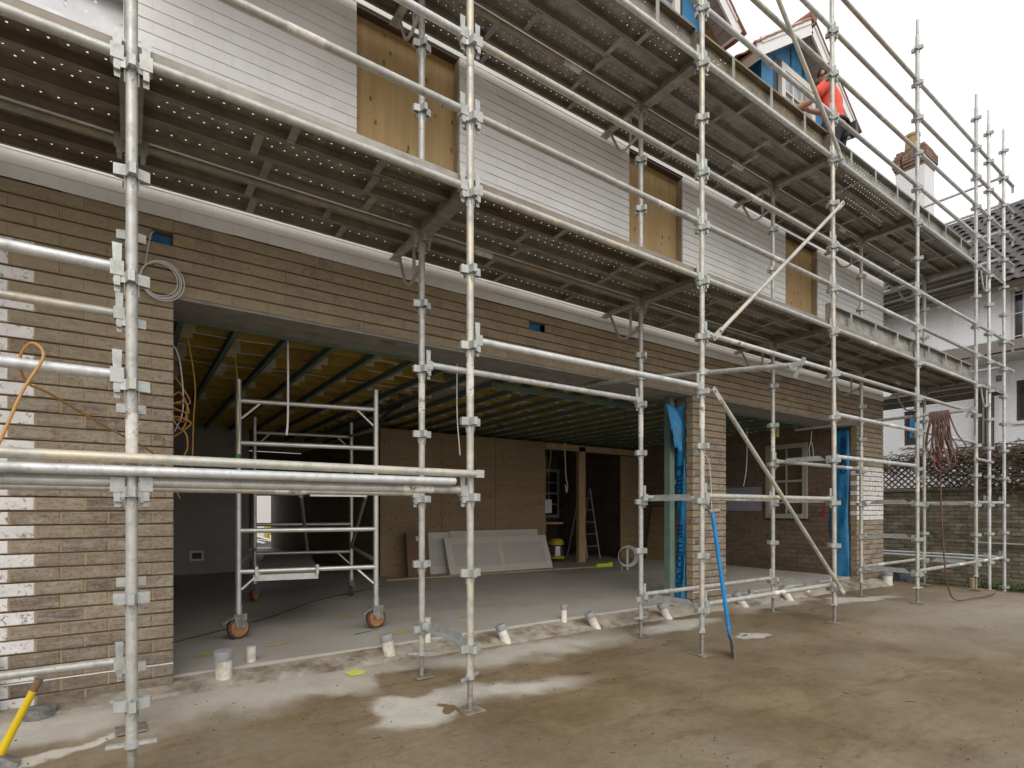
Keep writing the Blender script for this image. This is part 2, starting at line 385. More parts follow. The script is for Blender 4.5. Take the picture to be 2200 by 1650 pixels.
# ------------------------------------------------------------------ ground
def sstep(a, b, x):
    t = max(0, min(1, (x - a) / (b - a))); return t*t*(3-2*t)
def ground_z(X, Y):
    return (0.098 - .0092 * max(-1, min(11, X))) * sstep(3.25, 4.42, Y)
def m_ground():
    t = NT("wet_concrete_driveway"); co0 = t.coords(False)
    nz = t.new("ShaderNodeTexNoise"); nz.inputs["Scale"].default_value = 2.6; nz.inputs["Detail"].default_value = 4; t.l.new(co0, nz.inputs["Vector"])
    sub = t.new("ShaderNodeVectorMath", operation='SUBTRACT'); sub.inputs[1].default_value = (.5, .5, .5); t.l.new(nz.outputs["Color"], sub.inputs[0])
    sc = t.new("ShaderNodeVectorMath", operation='SCALE'); sc.inputs[3].default_value = .52; t.l.new(sub.outputs[0], sc.inputs[0])
    ad = t.new("ShaderNodeVectorMath", operation='ADD'); t.l.new(co0, ad.inputs[0]); t.l.new(sc.outputs[0], ad.inputs[1])
    sx = t.new("ShaderNodeSeparateXYZ"); t.l.new(ad.outputs[0], sx.inputs[0])
    def blob(cx, cy, rx, ry, rot=0, soft=.45):
        ca, sa = math.cos(R(rot)), math.sin(R(rot))
        dx = t.math('SUBTRACT', sx.outputs[0], cx); dy = t.math('SUBTRACT', sx.outputs[1], cy)
        u = t.math('ADD', t.math('MULTIPLY', dx, ca / rx), t.math('MULTIPLY', dy, sa / rx))
        v = t.math('ADD', t.math('MULTIPLY', dx, -sa / ry), t.math('MULTIPLY', dy, ca / ry))
        d = t.math('SQRT', t.math('ADD', t.math('MULTIPLY', u, u), t.math('MULTIPLY', v, v)), 0)
        mr = t.new("ShaderNodeMapRange", interpolation_type='SMOOTHSTEP'); t.l.new(d, mr.inputs[0])
        mr.inputs[1].default_value = 1 + soft * .3; mr.inputs[2].default_value = 1 - soft; mr.inputs[3].default_value = 0; mr.inputs[4].default_value = 1
        return mr.outputs[0]
    dry = None
    for b in [(1.52, 3.36, .46, .30, 5, .5), (2.2, 3.34, .80, .22, -10, .7), (2.9, 4.02, 1.5, .28, 0, .7), (1.0, 4.08, 1.5, .40, 2, .7),
              (-.45, 4.12, .75, .26, 0, .5), (5.35, 3.33, .26, .13, 0, .3), (5.05, 4.02, .75, .22, 0, .5), (8.9, 3.75, .95, .22, -8, .5),
              (-.28, 3.74, .5, .05, 24, .6), (7.3, 4.15, 1.2, .2, 0, .6), (9.6, 2.2, 3.2, 1.5, 0, 1.2), (1.05, .95, .22, .12, 0, .8), (8.4, 1.2, 1.6, .8, 0, 1.2)]:
        m = blob(*b); w = .42 if b[2] > 1.55 else 1.0
        if b[2] > .94 and b[1] > 3.9: w = .85
        m = t.math('MULTIPLY', m, w); dry = m if dry is None else t.math('MAXIMUM', dry, m)
    for b in [(1.72, 3.78, .30, .24, 30, .3), (1.72, 3.28, .10, .07, 0, .2), (1.12, 3.55, .22, .35, 0, .3), (5.3, 3.36, .09, .04, 0, .3)]:
        dry = t.math('MULTIPLY', dry, t.math('SUBTRACT', 1, blob(*b)))
    wet = t.ramp(t.noise(co0, 1.3, 7, .62), [(.26, (.135, .098, .058)), (.48, (.215, .162, .100)), (.70, (.300, .240, .162))])
    wet = t.mix(t.ramp(t.noise(co0, .42, 5, .6), [(.44, 0.0), (.60, .6)]), wet, (.27, .235, .185))
    wet = t.mix(t.ramp(t.noise(t.coords(False, (.5, 1.6, 1)), 1.9, 7, .72), [(.53, 0.0), (.68, .8)]), wet, (.145, .086, .044))   # rust-brown tracked mud
    wet = t.mix(t.ramp(t.noise(co0, 5.2, 6, .8), [(.60, 0.0), (.76, .45)]), wet, (.115, .085, .055))
    wet = t.mix(1, wet, t.ramp(t.noise(co0, 17, 8, .78), [(.32, (.68, .65, .58)), (.5, (.88, .85, .77)), (.70, (1.02, .99, .92))]), 'MULTIPLY')
    wet = t.mix(t.ramp(t.noise(t.coords(False, (2.2, 9, 1)), 1.6, 8, .8), [(.61, 0.0), (.71, .6)]), wet, (.19, .08, .04))     # red clay scrapes
    wet = t.mix(t.ramp(t.noise(t.coords(False, (7, 1.6, 1)), 2.3, 8, .8), [(.61, 0.0), (.71, .55)]), wet, (.09, .066, .043))     # dark scuffs
    dc = t.ramp(t.noise(co0, 6, 6), [(.3, (.43, .40, .345)), (.7, (.54, .505, .445))])
    c = t.mix(dry, wet, dc)
    spk = t.noise(co0, 75, 4, .7)
    c = t.mix(t.ramp(spk, [(.60, 0.0), (.70, .55)]), c, (.07, .055, .04)); c = t.mix(t.ramp(spk, [(.30, .4), (.38, 0.0)]), c, (.44, .40, .34))
    t.bump(t.math('ADD', spk, t.math('MULTIPLY', t.noise(co0, 9, 5), 1.2)), .0035, .4)
    rg = t.mix(dry, t.ramp(t.noise(co0, .9, 5), [(.35, .34), (.65, .56)]), .9)
    return t.done(c, rg, 0, .45)
mb = MB(); GX = [-60, -20, -6] + [-3 + .25 * i for i in range(int(14.75 / .25) + 1)] + [11.78]
GY = [-60, -20, -6, -2, 0, 1.5, 2.5] + [3.0 + .1 * i for i in range(18)]
for Y in GY:
    for X in GX: mb.v.append((X, Y, ground_z(X, Y) - .03 * sstep(8, 11.8, X)))
nx = len(GX)
for j in range(len(GY)-1):
    for i in range(nx-1): mb.f.append((j*nx+i, j*nx+i+1, (j+1)*nx+i+1, (j+1)*nx+i))
g = mb.build("driveway", m_ground(), None, True); tag(g, kind="structure", label="stained wet concrete driveway with pale dry patches")
mb = MB(); mb.box((11.79, -60, -.16), (11.83, 4.41, -.02)); o = mb.build("formwork_edge", M['timberform'], g)
mb = MB()
for i in range(41):
    for j in range(41):
        x = -150 + 7.5*i*1.2 if i < 20 else 11 + (i-20) * 12; y = -150 + j * 10
        mb.v.append((x, y, -.42))
for i in range(40):
    for j in range(40): mb.f.append((i*41+j, (i+1)*41+j, (i+1)*41+j+1, i*41+j+1))
tag(mb.build("ground", M['soil']), kind="structure", label="damp bare soil round the houses")

# ------------------------------------------------------------------ the brick house
YF = 4.42; CRS = .0865; Z0 = 2.785 - 33 * CRS; WHITE0 = 2.785 + 6 * CRS
house = tag(empty("brick_house", (5.3, YF, 0)), "two storey house, brown brick below and white painted brick above, with open garage bays", "house")
OPEN = [(.253, 5.86, -1, 2.785), (6.556, 10.33, -1, 2.785)]
WINS = [(1.53, 2.49, 3.95, 5.44), (4.71, 5.66, 3.95, 5.44), (8.035, 8.985, 3.95, 5.44)]
XL, XR = -3.2, 11.37
def intervals(zc, opens, x0=XL, x1=XR):
    iv = [(x0, x1)]
    for (a, b, z0, z1) in opens:
        if z0 < zc < z1:
            nv = []
            for (p, q) in iv:
                if b <= p or a >= q: nv.append((p, q)); continue
                if p < a: nv.append((p, a))
                if b < q: nv.append((b, q))
            iv = nv
    return iv
def brick_shape(mb, L, H=.0765, D=.108, ch=.005, off=(0,0,0), jit=.0):
    j = lambda: random.uniform(-jit, jit)
    x, y, z = off
    f = [(x+ch+j(), y+j(), z+ch+j()), (x+L-ch+j(), y+j(), z+ch+j()), (x+L-ch+j(), y+j(), z+H-ch+j()), (x+ch+j(), y+j(), z+H-ch+j())]
    m = [(x, y+ch, z), (x+L, y+ch, z), (x+L, y+ch, z+H), (x, y+ch, z+H)]
    k = [(x, y+D, z), (x+L, y+D, z), (x+L, y+D, z+H), (x, y+D, z+H)]
    mb.add(f+m+k, [(0,1,2,3)] + [(4+i, 4+(i+1) % 4, (i+1) % 4, i) for i in range(4)] + [(8+i, 8+(i+1) % 4, 4+(i+1) % 4, 4+i) for i in range(4)] + [(11,10,9,8)])
bcache = {}
def brick_mesh(L, mat, jit):
    key = (round(L / .003), mat.name, random.randrange(5))
    if key not in bcache:
        mb = MB(); brick_shape(mb, round(L / .003) * .003, jit=jit, ch=.0015 if mat.name == 'white_painted_brick' else .005); bcache[key] = mb.mesh("brick", mat)
    return bcache[key]
def visible_score(x, z, y=YF):
    p = px(x, y, z)
    return p[2] if (-60 < p[0] < 2260 and -40 < p[1] < 1690) else p[2] * .001
def lay(courses, opens, parent, name, matf, limit, jit, gaps=(), x0=XL, gp=.005):
    lst = []
    for c in courses:
        z = Z0 + c * CRS; zc = z + .038
        for (a, b) in intervals(zc, opens, x0):
            off = .253 + (.12 if c % 2 else 0); n0 = math.floor((a - off) / .24)
            x = off + n0 * .24
            while x < b:
                p, q = max(x, a), min(x + .24, b)
                p2 = p + (gp if p > a + 1e-4 else 0); q2 = q - (gp if q < b - 1e-4 else 0)
                if q2 - p2 > .035 and not any(g_[0] < (p2+q2)/2 < g_[1] and g_[2] < zc < g_[3] for g_ in gaps):
                    lst.append((visible_score((p2+q2)/2, zc), p2, q2, z, c))
                x += .24
    lst.sort(key=lambda t: -t[0])
    for (s_, p, q, z, c) in lst[:limit]:
        o = link(name, brick_mesh(q - p, matf(p, z, c), jit), parent, loc=None)
        o.matrix_parent_inverse = wmat(parent).inverted(); o.location = (p, YF + random.uniform(-.0015, .0015) * (.3 if gp < .003 else 1), z + random.uniform(-.001, .001))
    rest = {}
    for (s_, p, q, z, c) in lst[limit:]:
        m = matf(p, z, c); mb = rest.setdefault(m.name, (MB(), m))[0]
        brick_shape(mb, q - p, off=(p, YF + random.uniform(-.0015, .0015) * (.3 if gp < .003 else 1), z), jit=jit, ch=.0015 if gp < .003 else .005)
    for (mb, m) in rest.values(): tag(mb.build(name + "work", m, parent), kind="stuff")
def low_mat(p, z, c):
    if p < (-.66 if c % 2 else -.54) and z < 2.9: return M['white_old']
    if p > 10.3 and 1.06 < z < 2.02: return M['white_old']
    if p > 11.2 and z < 2.9 and c % 2: return M['white_old']
    return M['brick']
gapbricks = [(.02, .26, 3.14, 3.20), (3.20, 3.50, 3.14, 3.20)]
lowwall = MB()
for c in range(0, 39):                       # flush perpend mortar, one strip per course, beds raked back
    z = Z0 + c * CRS
    for (a, b) in intervals(z + .038, OPEN):
        if 3.14 < z + .038 < 3.20:
            for (u, v) in ((a, .03), (.25, 3.28), (3.49, b)): lowwall.box((u, YF + .004, z), (v, YF + .1, z + .0765))
        else: lowwall.box((a + .002, YF + .004, z), (b - .002, YF + .1, z + .0765))
beds = MB()
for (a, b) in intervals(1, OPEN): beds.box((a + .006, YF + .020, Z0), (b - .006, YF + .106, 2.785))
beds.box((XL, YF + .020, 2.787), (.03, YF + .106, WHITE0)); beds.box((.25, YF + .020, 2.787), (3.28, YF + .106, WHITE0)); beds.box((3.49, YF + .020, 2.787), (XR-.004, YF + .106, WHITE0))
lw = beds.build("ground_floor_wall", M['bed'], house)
tag(lowwall.build("mortar_joints", M['mortar'], lw), kind="stuff")
lay(range(0, 39), OPEN, lw, "brick", low_mat, 300, .0016, gapbricks)
mb = MB(); mb.box((XL, YF + .09, 3.14), (XR, YF + .112, 3.29)); mb.build("blue_flashing", M['blue'], house)
for (a, b) in ((XL, .25), (5.862, 6.554), (10.332, XR)): MB().box((a, YF - .003, Z0 + 4*CRS - .0095), (b, YF + .02, Z0 + 4*CRS - .003)).build("damp_proof_course", M['white'], house)
upper = MB(); UC = range(39, 39 + 31)
ztop = Z0 + 70 * CRS
for c in UC:
    z = Z0 + c * CRS
    for (a, b) in intervals(z + .038, WINS): upper.box((a + .002, YF + .0008, z), (b - .002, YF + .1, z + .0785))
segs = [(XL, 1.53), (2.49, 4.71), (5.66, 8.035), (8.985, XR)]
for (a, b) in segs: upper.box((a + .006, YF + .0055, WHITE0), (b - .006, YF + .106, ztop))
for (a, b, z0, z1) in WINS: upper.box((a - .006, YF + .0055, WHITE0), (b + .006, YF + .106, z0 - .004)); upper.box((a - .006, YF + .0055, z1 + .06), (b + .006, YF + .106, ztop))
uw = upper.build("upper_floor_wall", M['white_joint'], house)
lay(UC, WINS, uw, "painted_brick", lambda p, z, c: M['white_brick'], 300, .0004, gp=.0015)
# inner leaf, side wall, lintels
mb = MB(); mb.box((XL, YF + .16, Z0), (.20, YF + .30, 3.3)); mb.box((5.92, YF + .16, Z0), (6.50, YF + .30, 2.78)); mb.box((10.40, YF + .12, Z0), (XR - .11, YF + .30, 2.78))
mb.box((XL, YF + .12, 2.80), (XR - .11, YF + .44, 3.30)); mb.box((XL, YF + .14, 3.31), (XR - .11, YF + .30, ztop))
mb.build("inner_leaf", M['render'], house)
mb = MB()
for (a, b, _, z1) in OPEN: mb.box((a + .002, YF + .006, 2.765), (b - .002, YF + .43, 2.783))
mb.build("lintel_soffit", M['lintel'], house)
mb = MB()
for c in range(0, 70):                        # end wall seen on its edge
    z = Z0 + c * CRS; x1 = XR - .002 - (.004 if c % 2 else 0); mb.box((XR - .108, YF + .112, z), (x1, 15.0, z + .0765))
mb.box((XR - .106, YF + .112, Z0), (XR - .014, 15.0, ztop)); mb.build("end_wall", M['white_brick'], house)
for (a, b, z0, z1) in WINS:                   # boarded window openings
    mb = MB(); mid = a + .66 * (b - a)
    bp = mb.box((a + .003, YF + .09, z0), (b - .003, YF + .108, z1 + .055)).build("plywood_board", M['ply'], house)
    mb = MB(); mb.box((a - .0, YF + .012, z1), (b, YF + .088, z1 + .052)); mb.build("timber_lintel", M['brownwood'], house)
    mb = MB(); mb.box((b - .016, YF + .012, z0), (b - .001, YF + .088, z1 - .002)); mb.build("window_reveal", M['brick'], house)
    mb = MB(); mb.box((a - .02, YF - .03, z0 - .07), (b + .02, YF + .088, z0 - .002)); mb.build("window_sill", M['white_brick'], house)
# eave and main roof
mb = MB(); mb.box((XL, YF - .25, ztop), (XR + .2, YF + .3, ztop + .03)); mb.box((XL, YF - .28, ztop - .02), (XR + .2, YF - .25, ztop + .16)); mb.build("eave", M['white'], house)
mb = MB(); s = math.tan(R(33))
mb.add([(XL, YF - .3, ztop + .15), (XR + .25, YF - .3, ztop + .15), (XR + .25, 11, ztop + .15 + s * 6.9), (XL, 11, ztop + .15 + s * 6.9)], [(0,1,2,3)])
mb.add([(XL, 18, ztop), (XR + .25, 18, ztop), (XR + .25, 11, ztop + .15 + s * 6.9), (XL, 11, ztop + .15 + s * 6.9)], [(0,3,2,1)])
mb.build("roof", M['terracotta'], house)
# floor slab and interior walls
FZ = .16
fl = MB().box((XL, YF + .10, -.2), (10.3, 18.6, FZ)).build("floor_slab", M['floor'], house)
mb = MB(); n = 90
for i in range(n + 1):
    X = -.9 + i * (12.2 / n); zz = ground_z(X, 4.3)
    mb.v += [(X, 4.22 + random.uniform(-.015, .015), zz - .03), (X, 4.26 + random.uniform(-.02, .02), zz + .012 + random.uniform(0, .006)), (X, YF + .105 + random.uniform(-.006, .01), max(zz + .03, FZ - .022) + random.uniform(-.006, .006))]
for i in range(n):
    for k in range(2): mb.f.append((i*3+k, (i+1)*3+k, (i+1)*3+k+1, i*3+k+1))
mb.build("rough_slab_edge", M['pvc'] if False else mottled("rough_cement_edge", (.27, .235, .185), (.40, .36, .295), 9, .9, 0, .008, (.15, .115, .075), 4, (.46, .64)), house, True)
mb = MB(); mb.box((XL, 11.45, FZ), (1.88, 11.6, 3.1)).build("rendered_back_wall", M['render'], house)
MB().box((XL - .1, YF + .3, FZ), (XL, 18, 3.2)).build("side_wall", M['render'], house)
MB().box((1.78, 11.6, FZ), (1.88, 18.2, 3.1)).build("passage_wall", M['render'], house)
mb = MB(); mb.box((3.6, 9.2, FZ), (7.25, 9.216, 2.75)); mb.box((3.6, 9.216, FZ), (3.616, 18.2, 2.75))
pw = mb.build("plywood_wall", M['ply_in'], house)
for X in (4.8, 6.0):
    MB().box((X - .002, 9.195, FZ), (X + .002, 9.2, 2.75)).build("sheet_joint", M['brownwood'], pw)
# far wall with a doorway to the yard behind
mb = MB(); mb.box((1.6, 18.2, FZ), (3.08, 18.4, 3.1)); mb.box((3.98, 18.2, FZ), (4.35, 18.4, 3.1)); mb.box((3.08, 18.2, 2.25), (3.98, 18.4, 3.1)); mb.box((5.55, 18.2, FZ), (8, 18.4, 3.1)); mb.box((4.35, 18.2, 2.1), (5.55, 18.4, 3.1)); mb.box((4.35, 18.9, FZ), (5.55, 19, 3.1))
mb.build("far_brick_wall", M['dark_brick'], house)
mb = MB(); mb.box((3.98, 18.15, FZ), (4.04, 18.2, 2.3)); mb.box((3.02, 18.15, FZ), (3.08, 18.2, 2.3)); mb.build("door_frame", M['cream'], house)
# right room: brick wall of individual courses, with a sash window
DW = MB()
WX = 10.3
for c in range(0, 38):
    z = FZ + c * CRS; y = YF + .31 + (.12 if c % 2 else 0) - .24
    while y < 15:
        a, b = max(y, YF + .31), min(y + .23, 15); y += .24
        for (p, q) in ([(a, b)] if not (1.17 < z + .04 < 2.56) else [(a, min(b, 5.25)), (max(a, 6.04), b)]):
            if q - p > .03: DW.box((WX + random.uniform(0, .003), p, z), (WX + .1, q, z + .0765))
dwm = MB(); dwm.box((WX + .012, YF + .31, FZ), (WX + .11, 5.25, 3.3)); dwm.box((WX + .012, 6.04, FZ), (WX + .11, 15, 3.3)); dwm.box((WX + .012, 5.25, FZ), (WX + .11, 6.04, 1.17)); dwm.box((WX + .012, 5.25, 2.56), (WX + .11, 6.04, 3.3))
rw = dwm.build("room_brick_wall", M['dark_mortar'], house); tag(DW.build("brickwork", M['dark_brick'], rw), kind="stuff")
def sash(parent, Mx, w, h, cols, rows, frame=.09, glass=M['glass'], mat=M['cream'], name="window"):
    """window in local x (width) / z (height), facing -y; Mx places it"""
    mb = MB()
    for b in (((0,-.03,0),(frame,.05,h)), ((w-frame,-.03,0),(w,.05,h)), ((frame,-.028,h-frame),(w-frame,.05,h)), ((frame,-.045,0),(w-frame,.05,frame)), ((frame,-.012,h/2-.022),(w-frame,.03,h/2+.022))): mb.obox(Mx, *b)
    f = mb.build(name, mat, parent)
    for i in range(1, cols): 
        x = frame + (w-2*frame)*i/cols; MB().obox(Mx, (x-.011, -.008, frame), (x+.011, .02, h-frame)).build("glazing_bar", mat, f)
    for j in range(1, rows):
        if rows % 2 == 0 and j == rows // 2: continue
        z = frame + (h-2*frame)*j/rows; MB().obox(Mx, (frame, -.006, z-.011), (w-frame, .02, z+.011)).build("glazing_bar", mat, f)
    MB().obox(Mx, (frame, .022, frame), (w-frame, .028, h-frame)).build("pane", glass, f)
    return f
sash(house, T(10.29, 6.05, 1.16) @ RZ(R(-90)), .80, 1.41, 2, 4, .085, plain("boarded_glass", (.13, .105, .07), .3), plain("shade_toned_joinery_paint", (.42, .39, .33), .7))  # frame paint darkened, indoor shade put into the cream colour
MB().box((WX - .02, 5.2, 1.135), (WX + .01, 6.09, 1.165)).build("window_ledge", M['brownwood'], house)
# stud framing, timber posts, ply sheets beyond
for (x, y) in ((7.36, 9.6), (7.75, 9.9), (8.0, 10.4), (7.6, 10.8), (8.1, 11.0), (8.45, 11.0), (8.9, 11.3), (7.3, 11.3)):
    MB().box((x, y, FZ), (x + .045, y + .09, 2.75)).build("timber_stud", M['pine'], house)
MB().box((7.3, 9.62, 1.0), (8.1, 9.66, 1.045)).build("timber_nogging", M['pine'], house)
MB().box((8.21, 9.2, FZ), (8.40, 9.29, 2.72)).build("timber_post", M['pine'], house)
MB().box((7.26, 9.2, 2.62), (10.29, 9.30, 2.75)).build("timber_head", M['pine'], house)
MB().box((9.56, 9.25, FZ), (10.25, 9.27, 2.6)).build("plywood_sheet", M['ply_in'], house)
MB().box((7.2, 12.5, FZ), (10.3, 12.6, 3.1)).build("dark_back_wall", M['dark_brick'], house)
sash(house, T(9.55, 12.45, 1.1), .8, 1.4, 2, 4, .08, M['darkglass'])
# ceiling: sub-floor, yellow joists along the front, green battens running back, hanger blocks
cl = MB().box((XL, YF + .44, 3.14), (10.3, 18.5, 3.2)).build("ceiling_sheet", M['subfloor'], house)
jm = MB().box((0, 0, 0), (13.49, .045, .22)).mesh("joist", M['yellow_lvl'])
for i in range(17):
    link_w("joist", jm, cl, T(XL, YF + .56 + .45 * i, 2.858))
bm_ = MB().box((0, 0, 0), (.042, 7.6, .060)).mesh("batten", M['tealpine'])
blk = MB().box((0, 0, 0), (.09, .035, .17)).mesh("hanger_block", M['grey_block'])
xs = [-.9 + .405 * i for i in range(27)]
for i, x in enumerate(xs):
    link_w("batten", bm_, cl, T(x, YF + .477, 2.795))
    if x < -.3: continue
    for j in range(0, 9):
        if random.random() < .72: link_w("hanger_block", blk, cl, T(x + .05, YF + .605 + .45 * j + (0.225 if (i + j) % 2 else 0), 2.80))
MB().box((XL, YF + .431, 2.745), (10.3, YF + .475, 2.90)).build("green_plate", M['tealpine'], cl)
MB().box((3.4, 5.30, 2.715), (5.75, 5.345, 2.775)).build("green_beam", M['tealpine'], cl)
MB().box((3.1, YF + .5, 2.86), (3.6, 12, 2.93)).build("grey_duct", M['alu_dark'], cl)
MB().box((8.72, 4.95, 2.52), (8.80, 5.03, 2.90)).build("yellow_timber_stub", M['yellow_lvl'], cl)
MB().box((5.66, 4.62, FZ), (5.75, 4.71, 2.76)).build("green_stud", M['tealpine'], house)
# blue wrap on the reveals, with its lettering
def text_mesh(body, size, mat, name, parent, Mx):
    cu = bpy.data.curves.new(name, 'FONT'); cu.body = body; cu.size = size; cu.extrude = .0005
    t = bpy.data.objects.new("tmp", cu); COL.objects.link(t)
    me = bpy.data.meshes.new_from_object(t.evaluated_get(bpy.context.evaluated_depsgraph_get()))
    bpy.data.objects.remove(t); me.materials.clear(); me.materials.append(mat)
    o = link_w(name, me, parent, Mx); return o
def wrap_strip(x, y0, y1, z0, z1, seed):
    mb = MB(); rnd = random.Random(seed); nz, ny = 40, 6
    for i in range(nz + 1):
        for j in range(ny + 1):
            z = z0 + (z1 - z0) * i / nz; y = y0 + (y1 - y0) * j / ny
            mb.v.append((x + .012 * math.sin(z * 5 + j * 1.3 + seed) + rnd.uniform(-.005, .005), y + .012 * math.sin(z * 3.1 + seed), z))
    for i in range(nz):
        for j in range(ny): mb.f.append((i*(ny+1)+j, i*(ny+1)+j+1, (i+1)*(ny+1)+j+1, (i+1)*(ny+1)+j))
    o = mb.build("building_wrap", M['blue'], house, True)
    md = o.modifiers.new("th", 'SOLIDIFY'); md.thickness = .002
    return o
w1 = wrap_strip(5.875, YF + .12, YF + .27, .14, 2.45, 1)
w2 = wrap_strip(10.30, YF + .12, YF + .42, .14, 2.74, 4)
txt = plain("dark_blue_print", (.006, .03, .10), .5)
MV = lambda x, y, z: Matrix(((0, 0, -1, x), (0, -1, 0, y), (1, 0, 0, z), (0, 0, 0, 1)))   # reads upward, on a face seen from -x
# letters face -x, their baseline runs up the strip
def vtext(body, size, parent, x, y, z):
    Mx = T(x, y, z) @ Matrix(((0, 0, -1, 0), (0, -1, 0, 0), (-1, 0, 0, 0), (0, 0, 0, 1))) 
    Mx = T(x, y, z) @ Matrix(((0, 0, -1, 0), (0, 1, 0, 0), (1, 0, 0, 0), (0, 0, 0, 1)))
    return text_mesh(body, size, txt, "wrap_lettering", parent, Mx)
vtext("no.com.au", .20, w1, 5.846, YF + .15, .30); vtext("com.a", .20, w1, 5.846, YF + .15, 1.42); vtext("com.au", .22, w2, 10.268, YF + .15, 1.95)
mb = MB(); rnd = random.Random(3); cor = [(5.87, YF + .13, 2.62), (5.80, YF + .10, 2.30), (5.70, YF + .05, 2.05)]
grid = []
for i in range(9):
    for j in range(9):
        u, v = i / 8, j / 8
        z = 2.66 - .50 * v - .06 * math.sin(u * 3); Xp = 5.84 - .33 * u + .04 * math.sin(v * 5) ; Yp = YF + .13 - .10 * u * v + .03 * math.sin(u * 7 + v * 4)
        if u > .6 and v > .75: z += .10
        mb.v.append((Xp, Yp, z - (.10 if u < .3 and v > .8 else 0)))
for i in range(8):
    for j in range(8): mb.f.append((i*9+j, i*9+j+1, (i+1)*9+j+1, (i+1)*9+j))
o = mb.build("wrap_flap", M['blue'], house, True); o.modifiers.new("th", 'SOLIDIFY').thickness = .002

# dormers on the roof
def dormer(cx, which):
    E = 1.42; AZ, EZ = 8.70, 7.70; YB, YW = 4.26, 4.52; sl = (AZ - EZ) / E; HW = .94
    d = MB(); top = lambda x: AZ - .12 - abs(x - cx) * sl
    d.add([(cx-HW, YW, 5.95), (cx+HW, YW, 5.95), (cx+HW, YW, top(cx+HW)), (cx, YW, top(cx)), (cx-HW, YW, top(cx-HW)),
           (cx-HW, 8, 5.95), (cx+HW, 8, 5.95), (cx+HW, 8, top(cx+HW)), (cx, 8, top(cx)), (cx-HW, 8, top(cx-HW))],
          [(0,1,2,3,4), (9,8,7,6,5), (0,4,9,5), (1,6,7,2)])
    dm = d.build("dormer", M['blue'], house)
    for s_ in (-1, 1):
        sx = lambda t: cx + s_ * t
        ang = math.atan(sl)
        # soffit lining boards, run up the slope in strips parallel to the barge
        nb = 4; L = math.hypot(E, AZ - EZ)
        Mx = Matrix.LocRotScale(Vector((cx, 0, AZ - .12)), None, None) @ (RY(ang) if s_ > 0 else RZ(math.pi) @ RY(ang))
        bw = (YW - YB) / nb
        for k in range(12):
            a, b = L * k / 12 + .003, L * (k + 1) / 12 - .003
            y0, y1 = (YB + .03, YW - .004)
            if s_ < 0: y0, y1 = -y1, -y0
            MB().obox(Mx, (a, y0, -.018), (b, y1, 0)).build("soffit_board", M['soffit'], dm)
        yb0, yb1 = (YB, YB + .026) if s_ > 0 else (-YB - .026, -YB)
        MB().obox(Mx, (0.0, yb0, -.05), (L + .02, yb1, .15)).build("barge_board", M['white'], dm)
        yb0, yb1 = (YB - .016, YB) if s_ > 0 else (-YB, -YB + .016)
        MB().obox(Mx, (0.0, yb0, .085), (L - .12, yb1, .165)).build("barge_cap", M['white'], dm)
        ya, yc = (YB + .02, 8) if s_ > 0 else (-8, -YB - .02)
        MB().obox(Mx, (0.0, ya, .03), (L, yc, .06)).build("roof_sheathing", M['pine'], dm)
        MB().obox(Mx, (L - .02, ya, -.08), (L + .005, yc, .03)).build("fascia_board", M['white'], dm)
        tile = MB(); n = 7
        for i in range(n):
            x0_, x1_ = .30 * i / (n - 1), 0
            yy = .30 * i / (n - 1)
            h = .022 * math.cos(i / (n - 1) * 2 * math.pi * 1.0)
            for xx, e in ((0, .012), (.36, .0)):
                tile.v += [(xx, yy, h + e + .018), (xx, yy, h + e)]
        for i in range(n - 1):
            b = i * 4
            tile.f += [(b, b+2, b+6, b+4), (b+1, b+5, b+7, b+3), (b, b+4, b+5, b+1), (b+2, b+3, b+7, b+6)]
        tile.f += [(0, 1, 3, 2), (4*n-4, 4*n-2, 4*n-1, 4*n-3)]
        tm = tile.mesh("roof_tile", M['terracotta'])
        for r in range(6):
            for q in range(5):
                yq = YB - .03 + .29 * q; 
                if s_ < 0: yq = -(yq + .30)
                xr = L + .04 - .30 * (r + 1) + .02
                Mt = Mx @ T(xr + .33, yq, .085 + .004 * r) @ RZ(math.pi) @ T(0, -.30, 0) @ RY(R(-1.5))
                link_w("roof_tile", tm, dm, Mt)
    for k in range(5):
        MB().tube([(cx, YB - .03 + .33 * k, AZ + .08), (cx, YB + .31 + .33 * k, AZ + .085)], .085, 10).build("ridge_tile", M['terracotta'], dm, True)
    sash(dm, T(cx - .49, YW - .03, 6.75), .98, 1.28, 3, 4, .10, M['glass'], M['cream'])
    for (a, b, z0, z1) in ((cx - .62, cx - .50, 6.0, 8.05), (cx + .50, cx + .60, 6.0, 8.05), (cx - .62, cx + .60, 8.06, 8.10), (cx - .16, cx - .12, 8.1, 8.4), (cx + .2, cx + .24, 8.1, 8.32)):
        MB().box((a, YW - .006, z0), (b, YW - .001, z1)).build("flashing_tape", M['tape'], dm)
    return dm
dormer(5.17, 0); dormer(8.5, 1)

